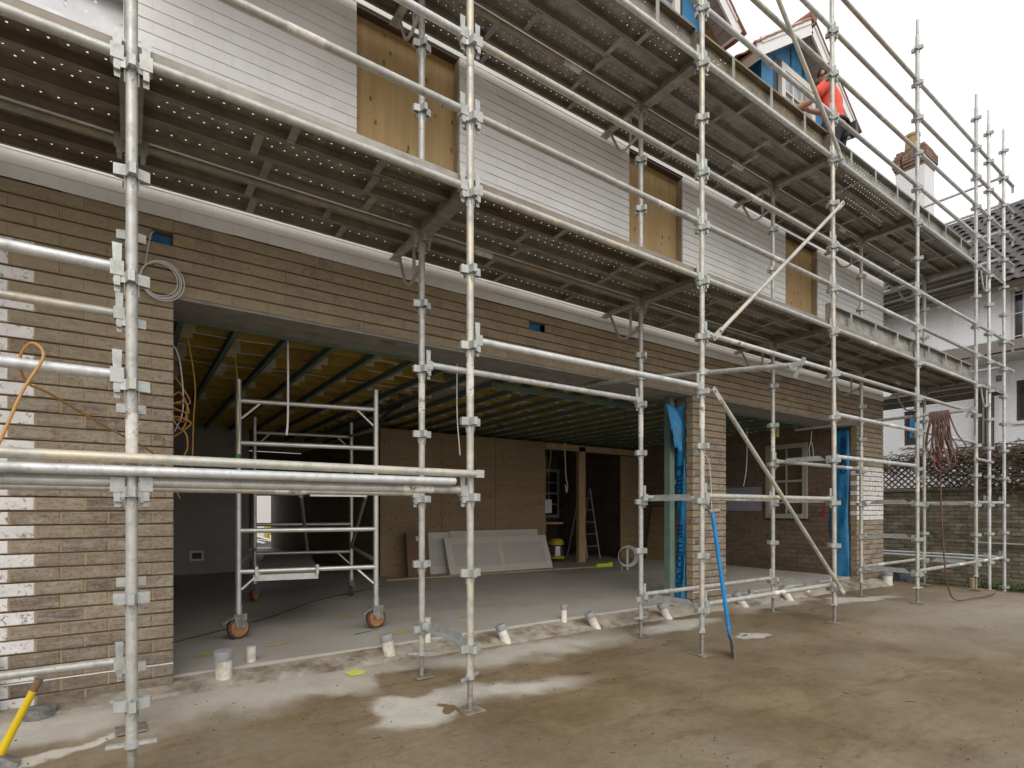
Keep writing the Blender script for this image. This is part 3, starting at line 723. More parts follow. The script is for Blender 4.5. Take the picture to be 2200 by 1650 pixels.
# ------------------------------------------------------------------ scaffold
scaf = tag(empty("scaffold", (5, 3.5, 0)), "galvanised steel tube scaffold with two perforated plank decks along the house front", "scaffold")
YO, YI = 3.132, 3.86
XS = [-2.426, .012, 1.842, 4.279, 6.717, 9.155, 11.59]
LZ = lambda k: .455 + .495 * k
def star_mesh():
    mb = MB(); r0, r1, h, th = .022, .070, .050, .006
    for q in range(4):
        a = q * math.pi / 2; Mx = RZ(a)
        for s_ in (-1, 1):
            # V strap: from the tube's flank out to a blunt nose
            p = [(.004, s_ * .030), (r1, s_ * .013), (r1, s_ * .013 - s_ * th), (.004, s_ * .030 - s_ * th)]
            if s_ < 0: p = p[::-1]
            mb.prism(p, Mx @ T(0, 0, -h / 2), h)
        mb.obox(Mx, (r1 - .006, -.013, -h / 2 + .001), (r1 + .001, .013, h / 2 - .001))
        mb.prism([(-.016, 0), (.016, 0), (0, -.05)], Mx @ T(.024, 0, -h / 2) @ Matrix(((0, 0, 1, 0), (1, 0, 0, 0), (0, 1, 0, 0), (0, 0, 0, 1))), .006)
    return mb.mesh("v_pressing", M['steel_fit'])
STAR = star_mesh()
JACK = MB().tube([(0, 0, .006), (0, 0, .34)], .0165, 12)
for i in range(26): JACK.lathe([(.0165, 0), (.0195, .003), (.0165, .006)], (0, 0, .05 + i * .0075), 12)
JACKM = JACK.mesh("screw_jack", M['thread'], True)
cb_ = MB().lathe([(.030, 0), (.030, .032)], (0, 0, 0), 14); cb_.box((.028, -.011, .010), (.10, .011, .026)); cb_.box((-.10, -.011, .010), (-.028, .011, .026)); COLLAR = cb_.mesh("jack_collar", M['steel_fit'])
PLATE = MB().box((-.075, -.075, 0), (.075, .075, .008)).mesh("base_plate", M['plate'])
STICK = MB().tube([(0, 0, 0), (0, 0, .22)], .0247, 16, False).mesh("sticker", M['sticker'], True)
def standard(X, Y, top, gz=None, kmax=14, lean=0, mat=None, kmin=0):
    gz = ground_z(X, Y) if gz is None else gz
    m = mat or random.choice([M['galv'], M['galv'], M['galv_dirty']])
    mb = MB(); zb = .235 if gz > -.1 else gz + .25
    br = [zb, zb + 1.9, zb + 2.02]
    mb.tube([(X + lean * .5, Y, zb), (X - lean * .5, Y, top)], .0242, 16)
    for zj in (LZ(2) + .33, LZ(7) + .30):
        if zj < top: mb.tube([(X + lean * (.5 - zj / top), Y, zj), (X + lean * (.5 - zj / top), Y, zj + .006)], .0262, 16)
    st = mb.build("standard", m, scaf, True)
    link_w("screw_jack", JACKM, st, T(X + lean * .5, Y, gz)); link_w("jack_collar", COLLAR, st, T(X + lean * .5, Y, zb - .03) @ RZ(random.uniform(-.6, .6)))
    link_w("base_plate", PLATE, st, T(X + lean * .5, Y, gz + .001) @ RZ(random.uniform(-.15, .15)))
    for k in range(kmin, kmax + 1):
        z = LZ(k) - .045
        if z < top - .03: link_w("v_pressing", STAR, st, T(X + lean * (.5 - z / top), Y, z) @ RZ(random.uniform(-.05, .05)))
    if random.random() < .8: link_w("sticker", STICK, st, T(X + lean * .3, Y, LZ(random.choice([2, 3])) + .12) @ RZ(random.uniform(0, 6)))
    if top > 8: MB().tube([(X - lean * .5, Y, top), (X - lean * .5, Y, top + .22)], .0185, 12).build("spigot", m, st, True)
    return st
for i, X in enumerate(XS):
    standard(X, YO, 8.02, None, 15, .07 if i == 4 else 0, M['galv_dirty'] if i in (2, 3) else None)
    standard(X, YI, 5.36, None, 9, 0)
for (X, mt) in ((12.25, M['galv_new']), (13.08, M['galv_new'])):
    standard(X, YO, 8.02, -.40, 15, .05, mt, -1); standard(X, 5.57, 8.02, -.40, 15, 0, mt, -1)
# ledger end fitting: C clamp with its wedge
CL = MB(); CL.box((-.026, -.026, -.040), (.026, .026, .028)); CL.prism([(-.019, .115), (.019, .115), (.012, -.11), (-.011, -.11)], T(0, .004, 0) @ RX(R(90)) , .007)
CL.box((-.012, -.022, -.085), (.012, -.002, -.04))
CLAMP = CL.mesh("wedge_clamp", M['steel_fit'])
def ledger(p, q, mat=None, name="ledger", clamps=(1, 1), r=.0242, wedge_up=True):
    p, q = Vector(p), Vector(q); d = (q - p).normalized()
    m = mat or random.choice([M['galv'], M['galv'], M['galv_dirty'], M['galv_new']])
    a, b = p + d * .075, q - d * .075
    if not clamps[0]: a = p
    if not clamps[1]: b = q
    o = MB().tube([a, a.lerp(b, .33), a.lerp(b, .66), b], r, 14).build(name, m, scaf, True)
    for e, on, s_ in ((p, clamps[0], 1), (q, clamps[1], -1)):
        if on:
            ang = math.atan2(d.y, d.x)
            link_w("wedge_clamp", CLAMP, o, T(*(e + d * s_ * .056)) @ RZ(ang) @ T(0, 0, random.uniform(-.008, .008)))
    if random.random() < .45:
        u = random.uniform(.12, .8); c = a.lerp(b, u); e = c + d * .2
        MB().tube([c, e], r + .0006, 14, False).build("sticker", M['sticker'], o, True)
    return o
OUT = {0: [2, 3, 4, 6, 7, 8], 1: [2, 6, 7, 8, 10, 11], 2: [4, 6, 7, 8, 10, 11, 12], 3: [0, 2, 5, 6, 7, 8, 10, 11, 12, 13, 14], 4: [3, 4, 5, 6, 7, 8, 10, 11, 12, 13, 14], 5: [0, 4, 5, 6, 7, 8, 10, 11, 12, 13, 14]}
INN = {0: [0, 2, 4, 6], 1: [2, 6, 10], 2: [4, 6, 10], 3: [0, 2, 6, 10], 4: [3, 6, 10], 5: [0, 6, 10]}
for b, ks in OUT.items():
    for k in ks: ledger((XS[b], YO, LZ(k)), (XS[b+1], YO, LZ(k)), M['galv_new'] if (b, k) in ((2, 4), (0, 4), (0, 3)) else None)
for b, ks in INN.items():
    for k in ks: ledger((XS[b], YI, LZ(k)), (XS[b+1], YI, LZ(k)), M['galv_new'] if (b, k) == (2, 4) else (M['galv_dark'] if k in (6, 10) else None))
HOOK = MB().box((-.004, -.018, -.13), (.004, .018, .03)).mesh("end_wedge", M['steel_fit'])
for k in (7, 8, 11, 12, 13, 14):
    o = ledger((11.59, YO, LZ(k)), (13.62, YO, LZ(k)), M['galv'], "ledger", (1, 0)); link_w("end_wedge", HOOK, o, T(13.60, YO, LZ(k)))
for k in (0, 2, 7, 8, 11, 12, 13, 14): ledger((13.08, YO, LZ(k)), (13.08, 5.57, LZ(k)), M['galv_new'])
for k in (0, 2, 6, 10): ledger((12.25, YO, LZ(k)), (12.25, 5.57, LZ(k)), M['galv_new'])
for k in (0, 2): ledger((11.59, YO, LZ(k)), (12.25, YO, LZ(k)), M['galv']); ledger((12.25, YO, LZ(k)), (13.08, YO, LZ(k)), M['galv_new'])
# transoms: angle irons with a cut upstand
def transom_mesh(L, deck):
    mb = MB(); mb.box((-.030, .05, -.02), (.030, L - .05, -.014))
    if deck: mb.box((-.032, .05, -.014), (-.026, L - .05, .028)); mb.box((.026, .05, -.014), (.032, L - .05, .028)); mb.box((-.05, .07, -.026), (.05, L - .07, -.0205))
    else: mb.prism([(.10, 0), (L - .10, 0), (L - .17, .055), (.17, .055)], T(.030, 0, -.014) @ Matrix(((0, 0, 1, 0), (1, 0, 0, 0), (0, 1, 0, 0), (0, 0, 0, 1))), .005)
    for y in (.045, L - .045): mb.box((-.026, y - .022, -.06), (.026, y + .022, .03))
    return mb.mesh("transom", M['steel_fit'] if not deck else M['plank'])
TD, TL = transom_mesh(YI - YO, True), transom_mesh(YI - YO, False)
for i, X in enumerate(XS):
    for k in (6, 10):
        if not (k == 10 and i == 0): link_w("transom", TD, scaf, T(X, YO, LZ(k) + .0))
for (i, ks) in ((0, (0, 2)), (2, (0,)), (3, (0, 2)), (4, (0, 2, 3)), (5, (0, 1, 2)), (6, (0, 2))):
    for k in ks: link_w("transom", TL, scaf, T(XS[i], YO, LZ(k) - .02))
# perforated planks
def plank_mesh(L, mat, name="plank", strap=True):
    w, lip = .226, .058; mb = MB()
    nh = int((L - .12) / .072); x0 = (L - nh * .072) / 2; rows = [(.05, .0), (.113, .036), (.176, .0)]
    ys = [0, .0185, .0815, .1445, .2075, w]
    def cell(xa, xb, ya, yb, hx, hy, r):
        b = len(mb.v); n = 8
        for k in range(n):
            a = 2*math.pi*(k+.5)/n; mb.v.append((hx + r*math.cos(a), hy + r*math.sin(a), 0))
        cs = [(xb, yb), (xa, yb), (xa, ya), (xb, ya)]
        for c in cs: mb.v.append((c[0], c[1], 0))
        for q in range(4):
            i0 = [0, 2, 4, 6][q]; mb.f.append((b+8+q, b+i0+1, b+i0)); mb.f.append((b+8+q, b+8+(q+1) % 4, b+(i0+2) % 8, b+i0+1))
    for r_, (hy, off) in enumerate(rows):
        ya, yb = ys[r_+1], ys[r_+2]
        xa = x0 + (off if off else 0)
        mb.add([(0, ya, 0), (xa, ya, 0), (xa, yb, 0), (0, yb, 0)], [(0,1,2,3)])
        cnt = nh if not off else nh - 1
        for i in range(cnt):
            p = xa + i * .072; cell(p, p + .072, ya, yb, p + .036, hy, .0057)
        e = xa + cnt * .072; mb.add([(e, ya, 0), (L, ya, 0), (L, yb, 0), (e, yb, 0)], [(0,1,2,3)])
    for (a, b) in ((ys[0], ys[1]), (ys[4], ys[5])): mb.add([(0, a, 0), (L, a, 0), (L, b, 0), (0, b, 0)], [(0,1,2,3)])
    for (y, s_) in ((0, 1), (w, -1)):
        mb.box((0, min(y, y + s_*.0025), -lip), (L, max(y, y + s_*.0025), -.0005)); mb.box((0, min(y + s_*.003, y + s_*.02), -lip), (L, max(y + s_*.003, y + s_*.02), -lip + .0025))
    for x in (.004, L - .007): mb.box((x, .004, -lip + .004), (x + .003, w - .004, -.001))
    return mb.mesh(name, mat)
STRAP = MB().box((0, .006, -.0605), (.045, .220, -.0585)).mesh("strap", M['toe'])
PL = {}
def get_plank(L, mat):
    key = (round(L, 2), mat.name)
    if key not in PL: PL[key] = plank_mesh(L, mat)
    return PL[key]
PY = [YO + .028 + .2285 * i for i in range(3)] + [YI + .03, YI + .03 + .2275]
def lay_planks(b, k):
    L = XS[b+1] - XS[b] - .012
    for j, y in enumerate(PY):
        mat = M['plank_rust'] if (b == 0 and j < 4) or random.random() < .16 else M['plank']
        o = link_w("plank", get_plank(L, mat), scaf, T(XS[b] + .006, y, LZ(k) + .088 + random.uniform(-.002, .002)))
        if b > 0:
            for u in ((.30, .68) if j % 2 else (.36, .74)): link_w("strap", STRAP, o, T(XS[b] + L * u + random.uniform(-.1, .1), y, LZ(k) + .088))
for b in range(6): lay_planks(b, 6)
for b in range(1, 6): lay_planks(b, 10)
LR = 2.44
for k in (6, 10):                                    # return decks round the corner
    for x in (11.72, 11.95, 12.29, 12.52, 12.75):
        link_w("plank", get_plank(LR, M['plank']), scaf, T(x + .226, 3.10, LZ(k) + .03) @ RZ(R(90)))
        o = link_w("plank", get_plank(LR, M['plank']), scaf, T(x + .226, 5.55, LZ(k) + .03) @ RZ(R(90)))
# toe boards: planks on edge
def toe(b, k, mat, dz=0):
    L = XS[b+1] - XS[b] - .05
    o = link_w("toe_board", get_plank(L, mat), scaf, T(XS[b] + .025, YO + .10, LZ(k) + .093 + .226 + dz) @ RX(R(-90)))
    for u in (.22, .5, .78): link_w("strap", STRAP, o, T(XS[b] + L * u, YO + .10, LZ(k) + .093 + .226 + dz) @ RX(R(-90)))
for (b, k, m) in ((0, 6, M['toe_white']), (4, 6, M['toe']), (5, 6, M['toe']), (2, 10, M['plank_rust']), (3, 10, M['toe_tan']), (4, 10, M['toe']), (5, 10, M['toe'])): toe(b, k, m)
# hop-up brackets on the inner standards
HB = MB(); HB.box((-.028, .03, .0), (.028, .52, .006)); HB.box((-.03, .03, .007), (-.024, .52, .028)); HB.box((.024, .03, .007), (.03, .52, .028)); HB.box((-.045, .47, -.006), (.045, .54, -.0005))
HB.box((-.03, .022, -.05), (.03, .07, .02))
HB.tube(bez([(0, .43, -.01), (0, .36, -.16), (0, .30, -.27), (0, .22, -.31), (0, .12, -.285), (0, .03, -.26)], 6), .014, 10)
HB.tube([(0, .14, -.005), (0, .14, -.285)], .013, 10)
HB.box((-.028, .02, -.28), (.028, .05, -.235))
HOP = HB.mesh("hop_up_bracket", M['galv'], True)
for i, X in enumerate(XS):
    for k in (6, 10):
        if not (k == 10 and i == 0): link_w("hop_up_bracket", HOP, scaf, T(X, YI, LZ(k) - .0))
link_w("hop_up_bracket", HOP, scaf, T(12.25, YO, LZ(6) - .03) @ RZ(R(90))); link_w("hop_up_bracket", HOP, scaf, T(12.25, YO, LZ(10) - .03) @ RZ(R(90)))
# diagonal braces with flattened bolted ends
def brace(p, q):
    p, q = Vector(p), Vector(q); d = (q - p).normalized()
    mb = MB().tube([p + d*.10, q - d*.10], .0205, 14); 
    ang = math.atan2(d.z, d.x)
    for e, s_ in ((p, 1), (q, -1)):
        Mx = T(*e) @ RY(-ang); mb.obox(Mx, (-.03 if s_ > 0 else -.14, -.006, -.026), (.14 if s_ > 0 else .03, .006, .026))
        mb.obox(Mx, (-.012, -.02, -.012), (.012, .05, .012))
    mb.build("diagonal_brace", M['galv_dirty'], scaf, True)
YB_ = YO - .085
brace((XS[3] + .07, YB_, LZ(4) - .04), (XS[4] + .06, YB_, LZ(0) - .09)); brace((XS[3] + .07, YB_, LZ(5) - .05), (XS[4] + .04, YB_, LZ(9) - .06)); brace((XS[4] + .03, YB_, LZ(10) - .05), (XS[3] + .05, YB_, LZ(14)))
# tie tubes clamped across both rows
def tie(X, pts, mat):
    o = MB().tube([(X, y, z) for (y, z) in pts], .0215, 14).build("tie_tube", mat, scaf, True)
    return o
cp = MB(); cp.tube([(0, 0, -.028), (0, 0, .028)], .036, 14); cp.box((.02, -.03, -.026), (.07, .03, .026)); cp.tube([(.05, -.05, .0), (.05, .05, 0)], .006, 8); COUP = cp.mesh("tube_coupler", M['steel_fit'], True)
t1 = tie(XS[3] + .05, [(2.34, 2.467), (3.13, 2.57), (3.86, 2.665), (4.86, 2.765)], M['galv'])
for (y, z) in ((YO, 2.57), (YI, 2.665)): link_w("tube_coupler", COUP, t1, T(XS[3], y, z))
t2 = tie(XS[5] + .05, [(2.62, 2.65), (4.9, 2.665)], M['galv'])
for y in (YO, YI): link_w("tube_coupler", COUP, t2, T(XS[5], y, 2.655))
for (t_, y, z) in ((t1, 2.33, 2.467), (t2, 2.62, 2.65)):
    Xc = XS[3] + .05 if t_ is t1 else XS[5] + .05
    MB().box((Xc - .004, y - .09, z - .02), (Xc + .004, y - .0, z + .02)).build("end_fork", M['steel_fit'], t_)
    MB().obox(T(Xc + .012, y - .07, z) @ RX(R(28)), (-.003, -.016, -.11), (.003, .016, .05)).build("end_wedge", M['steel_fit'], t_)
MB().tube([(11.35, YO - .055, LZ(4) - .28), (12.22, YO - .055, LZ(4) - .30)], .0242, 14).build("short_putlog_tube", M['galv'], scaf, True)

# loose tubes stored on the front ledgers
def loose(p, q, mat, label, cat="scaffold tube", r=.0242, fork=False):
    o = tag(MB().tube([p, Vector(p).lerp(Vector(q), .5), q], r, 14).build("scaffold_tube", mat, None, True), label, cat, "loose tubes stored on the front ledger")
    if fork:
        q = Vector(q); MB().box((q.x - .01, q.y - .022, q.z - .024), (q.x + .05, q.y - .016, q.z + .026)).build("end_fork", M['steel_fit'], o)
loose((-1.9, YO - .052, LZ(2) + .112), (1.855, YO - .052, LZ(2) + .105), M['galv_dirty'], "topmost loose tube of the bundle, dusty, its forked end past the second standard", fork=True)
loose((-1.9, YO - .05, LZ(2) + .049), (1.70, YO - .05, LZ(2) + .052), M['galv_new'], "bright clean loose tube second from top in the bundle on the ledger")
loose((-1.2, YO + .05, LZ(2) + .046), (1.72, YO + .05, LZ(2) + .046), M['galv_dirty'], "cement stained loose tube at the back of the bundle on the ledger")

# ------------------------------------------------------------------ mobile tower inside
tw = tag(empty("mobile_tower", (1.61, 6.4, FZ)), "aluminium rolling tower on castors standing inside the first garage bay", "tower")
FL, FR, RL, RR = (Vector((.81, 5.476, FZ)), Vector((1.99, 5.20, FZ)), Vector((1.31, 7.60, FZ)), Vector((2.46, 7.33, FZ)))
for p, fr in ((FL, 1), (FR, 1), (RL, 0), (RR, 0)):
    MB().tube([p + Vector((0, 0, .27)), p + Vector((0, 0, 2.33))], .0255, 16).build("post", M['alu'], tw, True)
def rungs(a, b, zs, main):
    for z in zs: MB().tube([a + Vector((0, 0, z)), b + Vector((0, 0, z))], .022, 12).build("rung", M['alu'], tw, True)
    d = (b - a)
    for z, s_ in ((2.14, -1), (.60, -1)):
        for (e, dd) in ((a, d), (b, -d)):
            MB().tube([e + dd * .16 + Vector((0, 0, z)), e + dd * .02 + Vector((0, 0, z - .16))], .009, 8).build("corner_brace", M['white'], tw, True)
rungs(FL, FR, (.60, .97, 1.36, 1.76, 2.14), True); rungs(RL, RR, (.60, .97, 1.36, 1.76, 2.14), False)
for (a, b) in ((FL, RL), (FR, RR)):
    MB().tube([a + Vector((0, 0, .66)), b + Vector((0, 0, .66))], .02, 10).build("side_rail", M['alu_dark'], tw, True)
MB().tube([FR + Vector((0, 0, 1.95)), RR + Vector((-.02, 0, 2.15))], .018, 10).build("side_rail", M['alu_dark'], tw, True)
MB().tube([FR.lerp(RR, .35) + Vector((0, 0, 1.30)), RR + Vector((0, 0, .66))], .02, 10).build("diagonal", M['alu_dark'], tw, True)
MB().tube([FL.lerp(RL, .3) + Vector((.55, 0, 1.30)), RL + Vector((.62, -.1, .62))], .02, 10).build("diagonal", M['alu_dark'], tw, True)
def tplat(a, b, c, d, z, name, mat):
    mb = MB(); v = [Vector(p) + Vector((0, 0, z)) for p in (a, b, c, d)]
    mb.add(v + [p - Vector((0, 0, .02)) for p in v], [(0,1,2,3), (7,6,5,4), (0,4,5,1), (1,5,6,2), (2,6,7,3), (3,7,4,0)]); o = mb.build(name, mat, tw)
    mb = MB()
    e = (v[1] - v[0]).normalized(); n_ = (v[3] - v[0]).normalized()
    mb.add([v[0], v[1], v[1] - Vector((0,0,.075)), v[0] - Vector((0,0,.075)), v[0] + n_*.03, v[1] + n_*.03, v[1] + n_*.03 - Vector((0,0,.075)), v[0] + n_*.03 - Vector((0,0,.075))], [(3,2,1,0), (0,1,5,4), (4,5,6,7), (2,3,7,6), (1,2,6,5), (0,4,7,3)])
    mb.build("platform_edge", M['alu'], o)
    for p in (v[0] + e * .02, v[1] - e * .02):
        MB().obox(T(*p), (-.012, -.05, -.03), (.012, .01, .06)).build("platform_hook", M['alu'], o)
L1 = lambda a, b, t: a.lerp(b, t)
tplat(L1(FL, FR, .10), L1(FL, FR, .56), L1(RL, RR, .56), L1(RL, RR, .10), .585, "platform", M['deckply'])
tplat(L1(FL, FR, .50), L1(FL, FR, .93), L1(RL, RR, .93), L1(RL, RR, .50), 1.36, "platform", M['deckply'])
def castor(p, ang, orange):
    Mx = T(*p) @ RZ(ang); r = .10
    whl = MB(); prof = [(.03, -.02), (r - .018, -.024), (r, -.017), (r, .017), (r - .018, .024), (.03, .02)]
    b = MB().lathe(prof, (0, 0, 0), 24)
    b.v = [tuple(Mx @ Vector((v[0], v[2], v[1] + r))) for v in b.v]; w = b.build("wheel", M['rubber'], tw, True)
    h = MB().lathe([(.012, -.027), (r - .022, -.027), (r - .022, .027), (.012, .027)], (0, 0, 0), 20); h.v = [tuple(Mx @ Vector((v[0], v[2], v[1] + r))) for v in h.v]; h.build("hub", M['orangehub'], w, True)
    mb = MB()
    for s_ in (-1, 1):
        pts = [(-.035, .095), (.055, .095), (.06, .215), (-.06, .215)]
        mb.prism(pts, Mx @ T(0, s_ * .036 + .003, 0) @ Matrix(((1, 0, 0, 0), (0, 0, -1, 0), (0, 1, 0, 0), (0, 0, 0, 1))), .006)
    mb.obox(Mx, (-.06, -.037, .206), (.06, .037, .222)); mb.obox(Mx @ T(-.06, 0, .19) @ RY(R(-25)), (-.10, -.03, 0), (.02, .03, .012)); f = mb.build("castor_fork", M['toolsteel'], tw)
    MB().tube([Mx @ Vector((0, 0, .222)), Mx @ Vector((0, 0, .30))], [.03, .03], 14).build("castor_stem", M['alu'], f, True)
for (p, a) in ((FL, .35), (FR, .15), (RL, .9), (RR, 1.35)): castor(p, a, True)
MB().tube([FL + Vector((0, 0, 1.60)), FL + Vector((0, 0, 1.66))], .027, 16).build("tape_band", M['greentape'], tw, True)

# ------------------------------------------------------------------ other things inside
def leaning_door(x0, ybase, w, h, lean, label, group="primed doors leaning on the plywood wall", skew=0):
    t = empty("leaning_door", (x0, ybase, FZ), skew); Mx = T(x0, ybase, FZ) @ RZ(skew) @ RX(-lean)
    MB().obox(Mx, (0, .008, 0), (w, .036, h)).build("door_leaf", M['doorpaint'], t)
    st = .13
    for (a, b) in (((0, 0, 0), (st, .008, h)), ((w-st, 0, 0), (w, .008, h)), ((st, 0, 0), (w-st, .008, st)), ((st, 0, h-st), (w-st, .008, h)), ((w/2-.05, 0, st), (w/2+.05, .008, h-st))):
        MB().obox(Mx, a, b).build("stile", M['doorpaint'], t)
    n = 20
    for (a, b) in ((st, w/2-.05), (w/2+.05, w-st)):
        MB().obox(Mx, (a, .0072, st), (b, .0082, h-st)).build("panel", M['doorpanel'], t)
        gm = MB()
        for i in range(1, n): x = a + (b-a)*i/n; gm.obox(Mx, (x-.0025, .0062, st), (x+.0025, .0074, h-st))
        tag(gm.build("panel_beading", M['doorpaint'], t), kind="stuff")
    return tag(t, label, "door", group)
leaning_door(4.72, 8.72, 2.30, .70, R(22), "front primed white door with two grooved panels lying on its side", skew=-.03)
leaning_door(4.90, 8.86, 2.05, .80, R(17), "taller primed door standing just behind the front leaning door")
leaning_door(4.35, 8.98, 1.6, .76, R(10), "short primed door nearest the plywood wall in the leaning stack")
t = empty("cardboard_carton", (4.0, 8.85, FZ)); MB().obox(T(3.95, 8.8, FZ) @ RX(R(-8)), (0, 0, 0), (.42, .06, .78)).build("carton_body", M['card'], t); MB().obox(T(3.95, 8.8, FZ) @ RX(R(-8)), (.18, -.003, .62), (.28, 0, .70)).build("carton_label", M['paper'], t)
tag(t, "flat brown cardboard carton leaning on plywood wall left of the doors", "carton")
# vacuum
t = tag(empty("wet_dry_vacuum", (8.0, 9.75, FZ)), "yellow and steel wet and dry vacuum by the stud framing", "vacuum cleaner")
v0 = (8.0, 9.75, FZ)
MB().lathe([(.15, .05), (.20, .06), (.205, .11), (.17, .12)], v0, 22).build("base", M['vac'], t, True); MB().lathe([(.165, .12), (.165, .36)], v0, 22).build("tub", M['chrome'], t, True)
MB().lathe([(.17, .36), (.18, .38), (.175, .44), (.13, .50), (.03, .52)], v0, 22).build("motor_head", M['vac'], t, True); MB().lathe([(.176, .34), (.18, .36), (.17, .375)], v0, 22).build("rim", M['black'], t, True)
MB().tube(bez([(7.9, 9.68, FZ + .5), (8.0, 9.66, FZ + .57), (8.1, 9.68, FZ + .5)], 6), .012, 8).build("handle", M['black'], t, True)
for a in range(4): MB().tube([(8 + .17*math.cos(a*1.57), 9.75 + .17*math.sin(a*1.57), FZ), (8 + .17*math.cos(a*1.57), 9.75 + .17*math.sin(a*1.57), FZ + .06)], .025, 10).build("castor", M['black'], t, True)
# step ladder
t = tag(empty("step_ladder", (9.15, 9.9, FZ)), "folded aluminium step ladder in the dark doorway", "ladder")
for s_ in (0, .42): MB().tube([(8.95 + s_, 9.75, FZ), (9.02 + s_ * .7, 10.05, FZ + 1.7)], .02, 8).build("rail", M['alu_dark'], t, True); MB().tube([(8.97 + s_, 10.5, FZ), (9.02 + s_ * .7, 10.07, FZ + 1.68)], .016, 8).build("back_rail", M['alu_dark'], t, True)
for i in range(5):
    z = .28 + .29 * i; u = z / 1.7; MB().box((8.95 + .07*u, 9.72 + .3*u, FZ + z), (9.37 - .055*u, 9.80 + .3*u, FZ + z + .02)).build("tread", M['alu_dark'], t)
# ply sheets on the right brick wall
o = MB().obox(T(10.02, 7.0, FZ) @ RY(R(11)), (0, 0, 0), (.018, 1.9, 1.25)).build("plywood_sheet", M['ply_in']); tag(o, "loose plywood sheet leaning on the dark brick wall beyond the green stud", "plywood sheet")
# white conduit coil on a stub pipe
o = MB().tube([(7.93, 7.5, FZ - .01), (7.93, 7.5, FZ + .42)], .024, 12).build("floor_pipe", M['pvc'], None, True); tag(o, "thin white pipe standing up from the inside floor", "pipe")
mb = MB()
for k in range(5):
    r = .17 + .008 * k; mb.tube([(7.87 + r*math.cos(a*math.pi/14)*.82, 7.46 - .012*k + r*math.cos(a*math.pi/14)*-.5, FZ + .27 + r*math.sin(a*math.pi/14)) for a in range(29)], .006, 6, False)
mb.tube(bez([(7.75, 7.46, FZ + .14), (7.72, 7.43, FZ + .06), (7.68, 7.40, FZ + .008)], 6), .006, 6)
tag(mb.build("cable_coil", M['whitecable'], None, True), "ring of white cable hung on the floor pipe inside", "cable coil")
o = MB().obox(T(3.45, 8.55, FZ) @ RZ(R(-5)), (0, 0, .001), (4.3, .035, .022)).build("timber_batten", M['pine']); tag(o, "long thin timber batten lying on floor before the doors", "timber")
o = MB().obox(T(3.45, 8.62, FZ) @ RZ(R(-5)), (0, 0, .001), (3.6, .05, .012)).build("red_strip", M['red']); tag(o, "red strip lying on the floor beside the long batten", "strip")
o = MB(); o.obox(T(7.75, 8.16, FZ) @ RZ(R(-5)), (0, 0, .001), (.42, .05, .07)); o.obox(T(7.75, 8.16, FZ) @ RZ(R(-5)), (.30, .0, .071), (.42, .05, .085)); tag(o.build("spirit_level", plain("fluoro_yellow", (.62, .72, .02), .5)), "short fluorescent yellow level at the batten end", "spirit level")
o = MB(); o.obox(T(8.45, 9.5, FZ) @ RZ(R(20)), (0, 0, .005), (.40, .06, .03)); tag(o.build("blue_trowel_handle", M['bluehandle']), "blue and white hand tool lying beside vacuum", "tool")
# papers taped inside
for (a, lab) in ((((7.44, 9.585, 1.25), (7.74, 9.59, 1.55)), "white paper sheet pinned to the stud framing"),):
    tag(MB().box(*a).build("paper_notice", M['paper']), lab, "paper")
tag(MB().box((WX - .006, 6.15, 1.30), (WX - .003, 7.3, 1.78)).build("plan_sheet", plain("pale_plan_paper", (.34, .33, .40), .8)), "wide pale plan sheet taped to the dark brick wall", "plan")
# pink painted mark on the brick wall
t = text_mesh("3", .22, M['pinkpaint'], "painted_mark", rw, T(WX - .004, 5.02, 1.22) @ Matrix(((0, 0, -1, 0), (-1, 0, 0, 0), (0, 1, 0, 0), (0, 0, 0, 1))))
# power box on back wall
t = tag(empty("power_outlet_box", (1.0, 11.44, .47)), "white perforated power outlet bracket on the grey back wall", "outlet box")
for (a, b) in (((.90, 11.43, .40), (1.12, 11.445, .43)), ((.90, 11.43, .55), (1.12, 11.445, .58)), ((.90, 11.43, .43), (.93, 11.445, .55)), ((1.09, 11.43, .43), (1.12, 11.445, .55))): MB().box(a, b).build("bracket", M['white'], t)
MB().box((.94, 11.432, .44), (1.08, 11.446, .54)).build("socket", M['black'], t)
# yellow survey paint on floor
rnd = random.Random(11)
for (x, y) in ((1.05, 5.05), (2.5, 6.2), (3.6, 6.0), (4.6, 6.9), (3.0, 5.2), (5.0, 5.5), (1.9, 5.9), (.55, 5.0), (6.2, 5.4), (2.1, 4.85)):
    mb = MB(); n = 12
    ring = [(x + (.13 + rnd.uniform(-.05, .04)) * math.cos(k*6.283/n) , y + (.035 + rnd.uniform(-.012, .015)) * math.sin(k*6.283/n) + .02*math.cos(k*6.283/n), FZ + .003) for k in range(n)]
    mb.v = ring; mb.f = [tuple(range(n))]; mb.build("paint_mark", M['yellowpaint'], fl)
mb = MB().obox(T(1.72, 5.02, FZ) @ RZ(R(20)), (0, 0, .001), (.30, .02, .004)); mb.build("paint_mark", M['greentape'], fl)
# lime survey mark outside
mb = MB(); n = 14; ring = []
for k in range(n):
    rr = .07 * (1.15 if k % 3 == 0 else .88); X, Y = 1.42 + rr*math.cos(k*6.283/n)*1.1, 4.13 + rr*math.sin(k*6.283/n)
    ring.append((X, Y, ground_z(X, Y) + .006))
mb.v = ring; mb.f = [tuple(range(n))]; mb.build("paint_mark", M['limepaint'], g)
# blue disc and orange lead behind left jamb
o = MB(); o.lathe([(.10, 0), (.11, .01), (.11, .02), (.10, .03)], (0, 0, 0), 24); o.v = [(.225 + v[2], 4.78 + v[1], .30 + v[0] * 1.5) for v in o.v]
tag(o.build("blue_hose_reel", M['blue'], None, True), "blue disc leaning behind the left brick jamb on the slab", "reel")

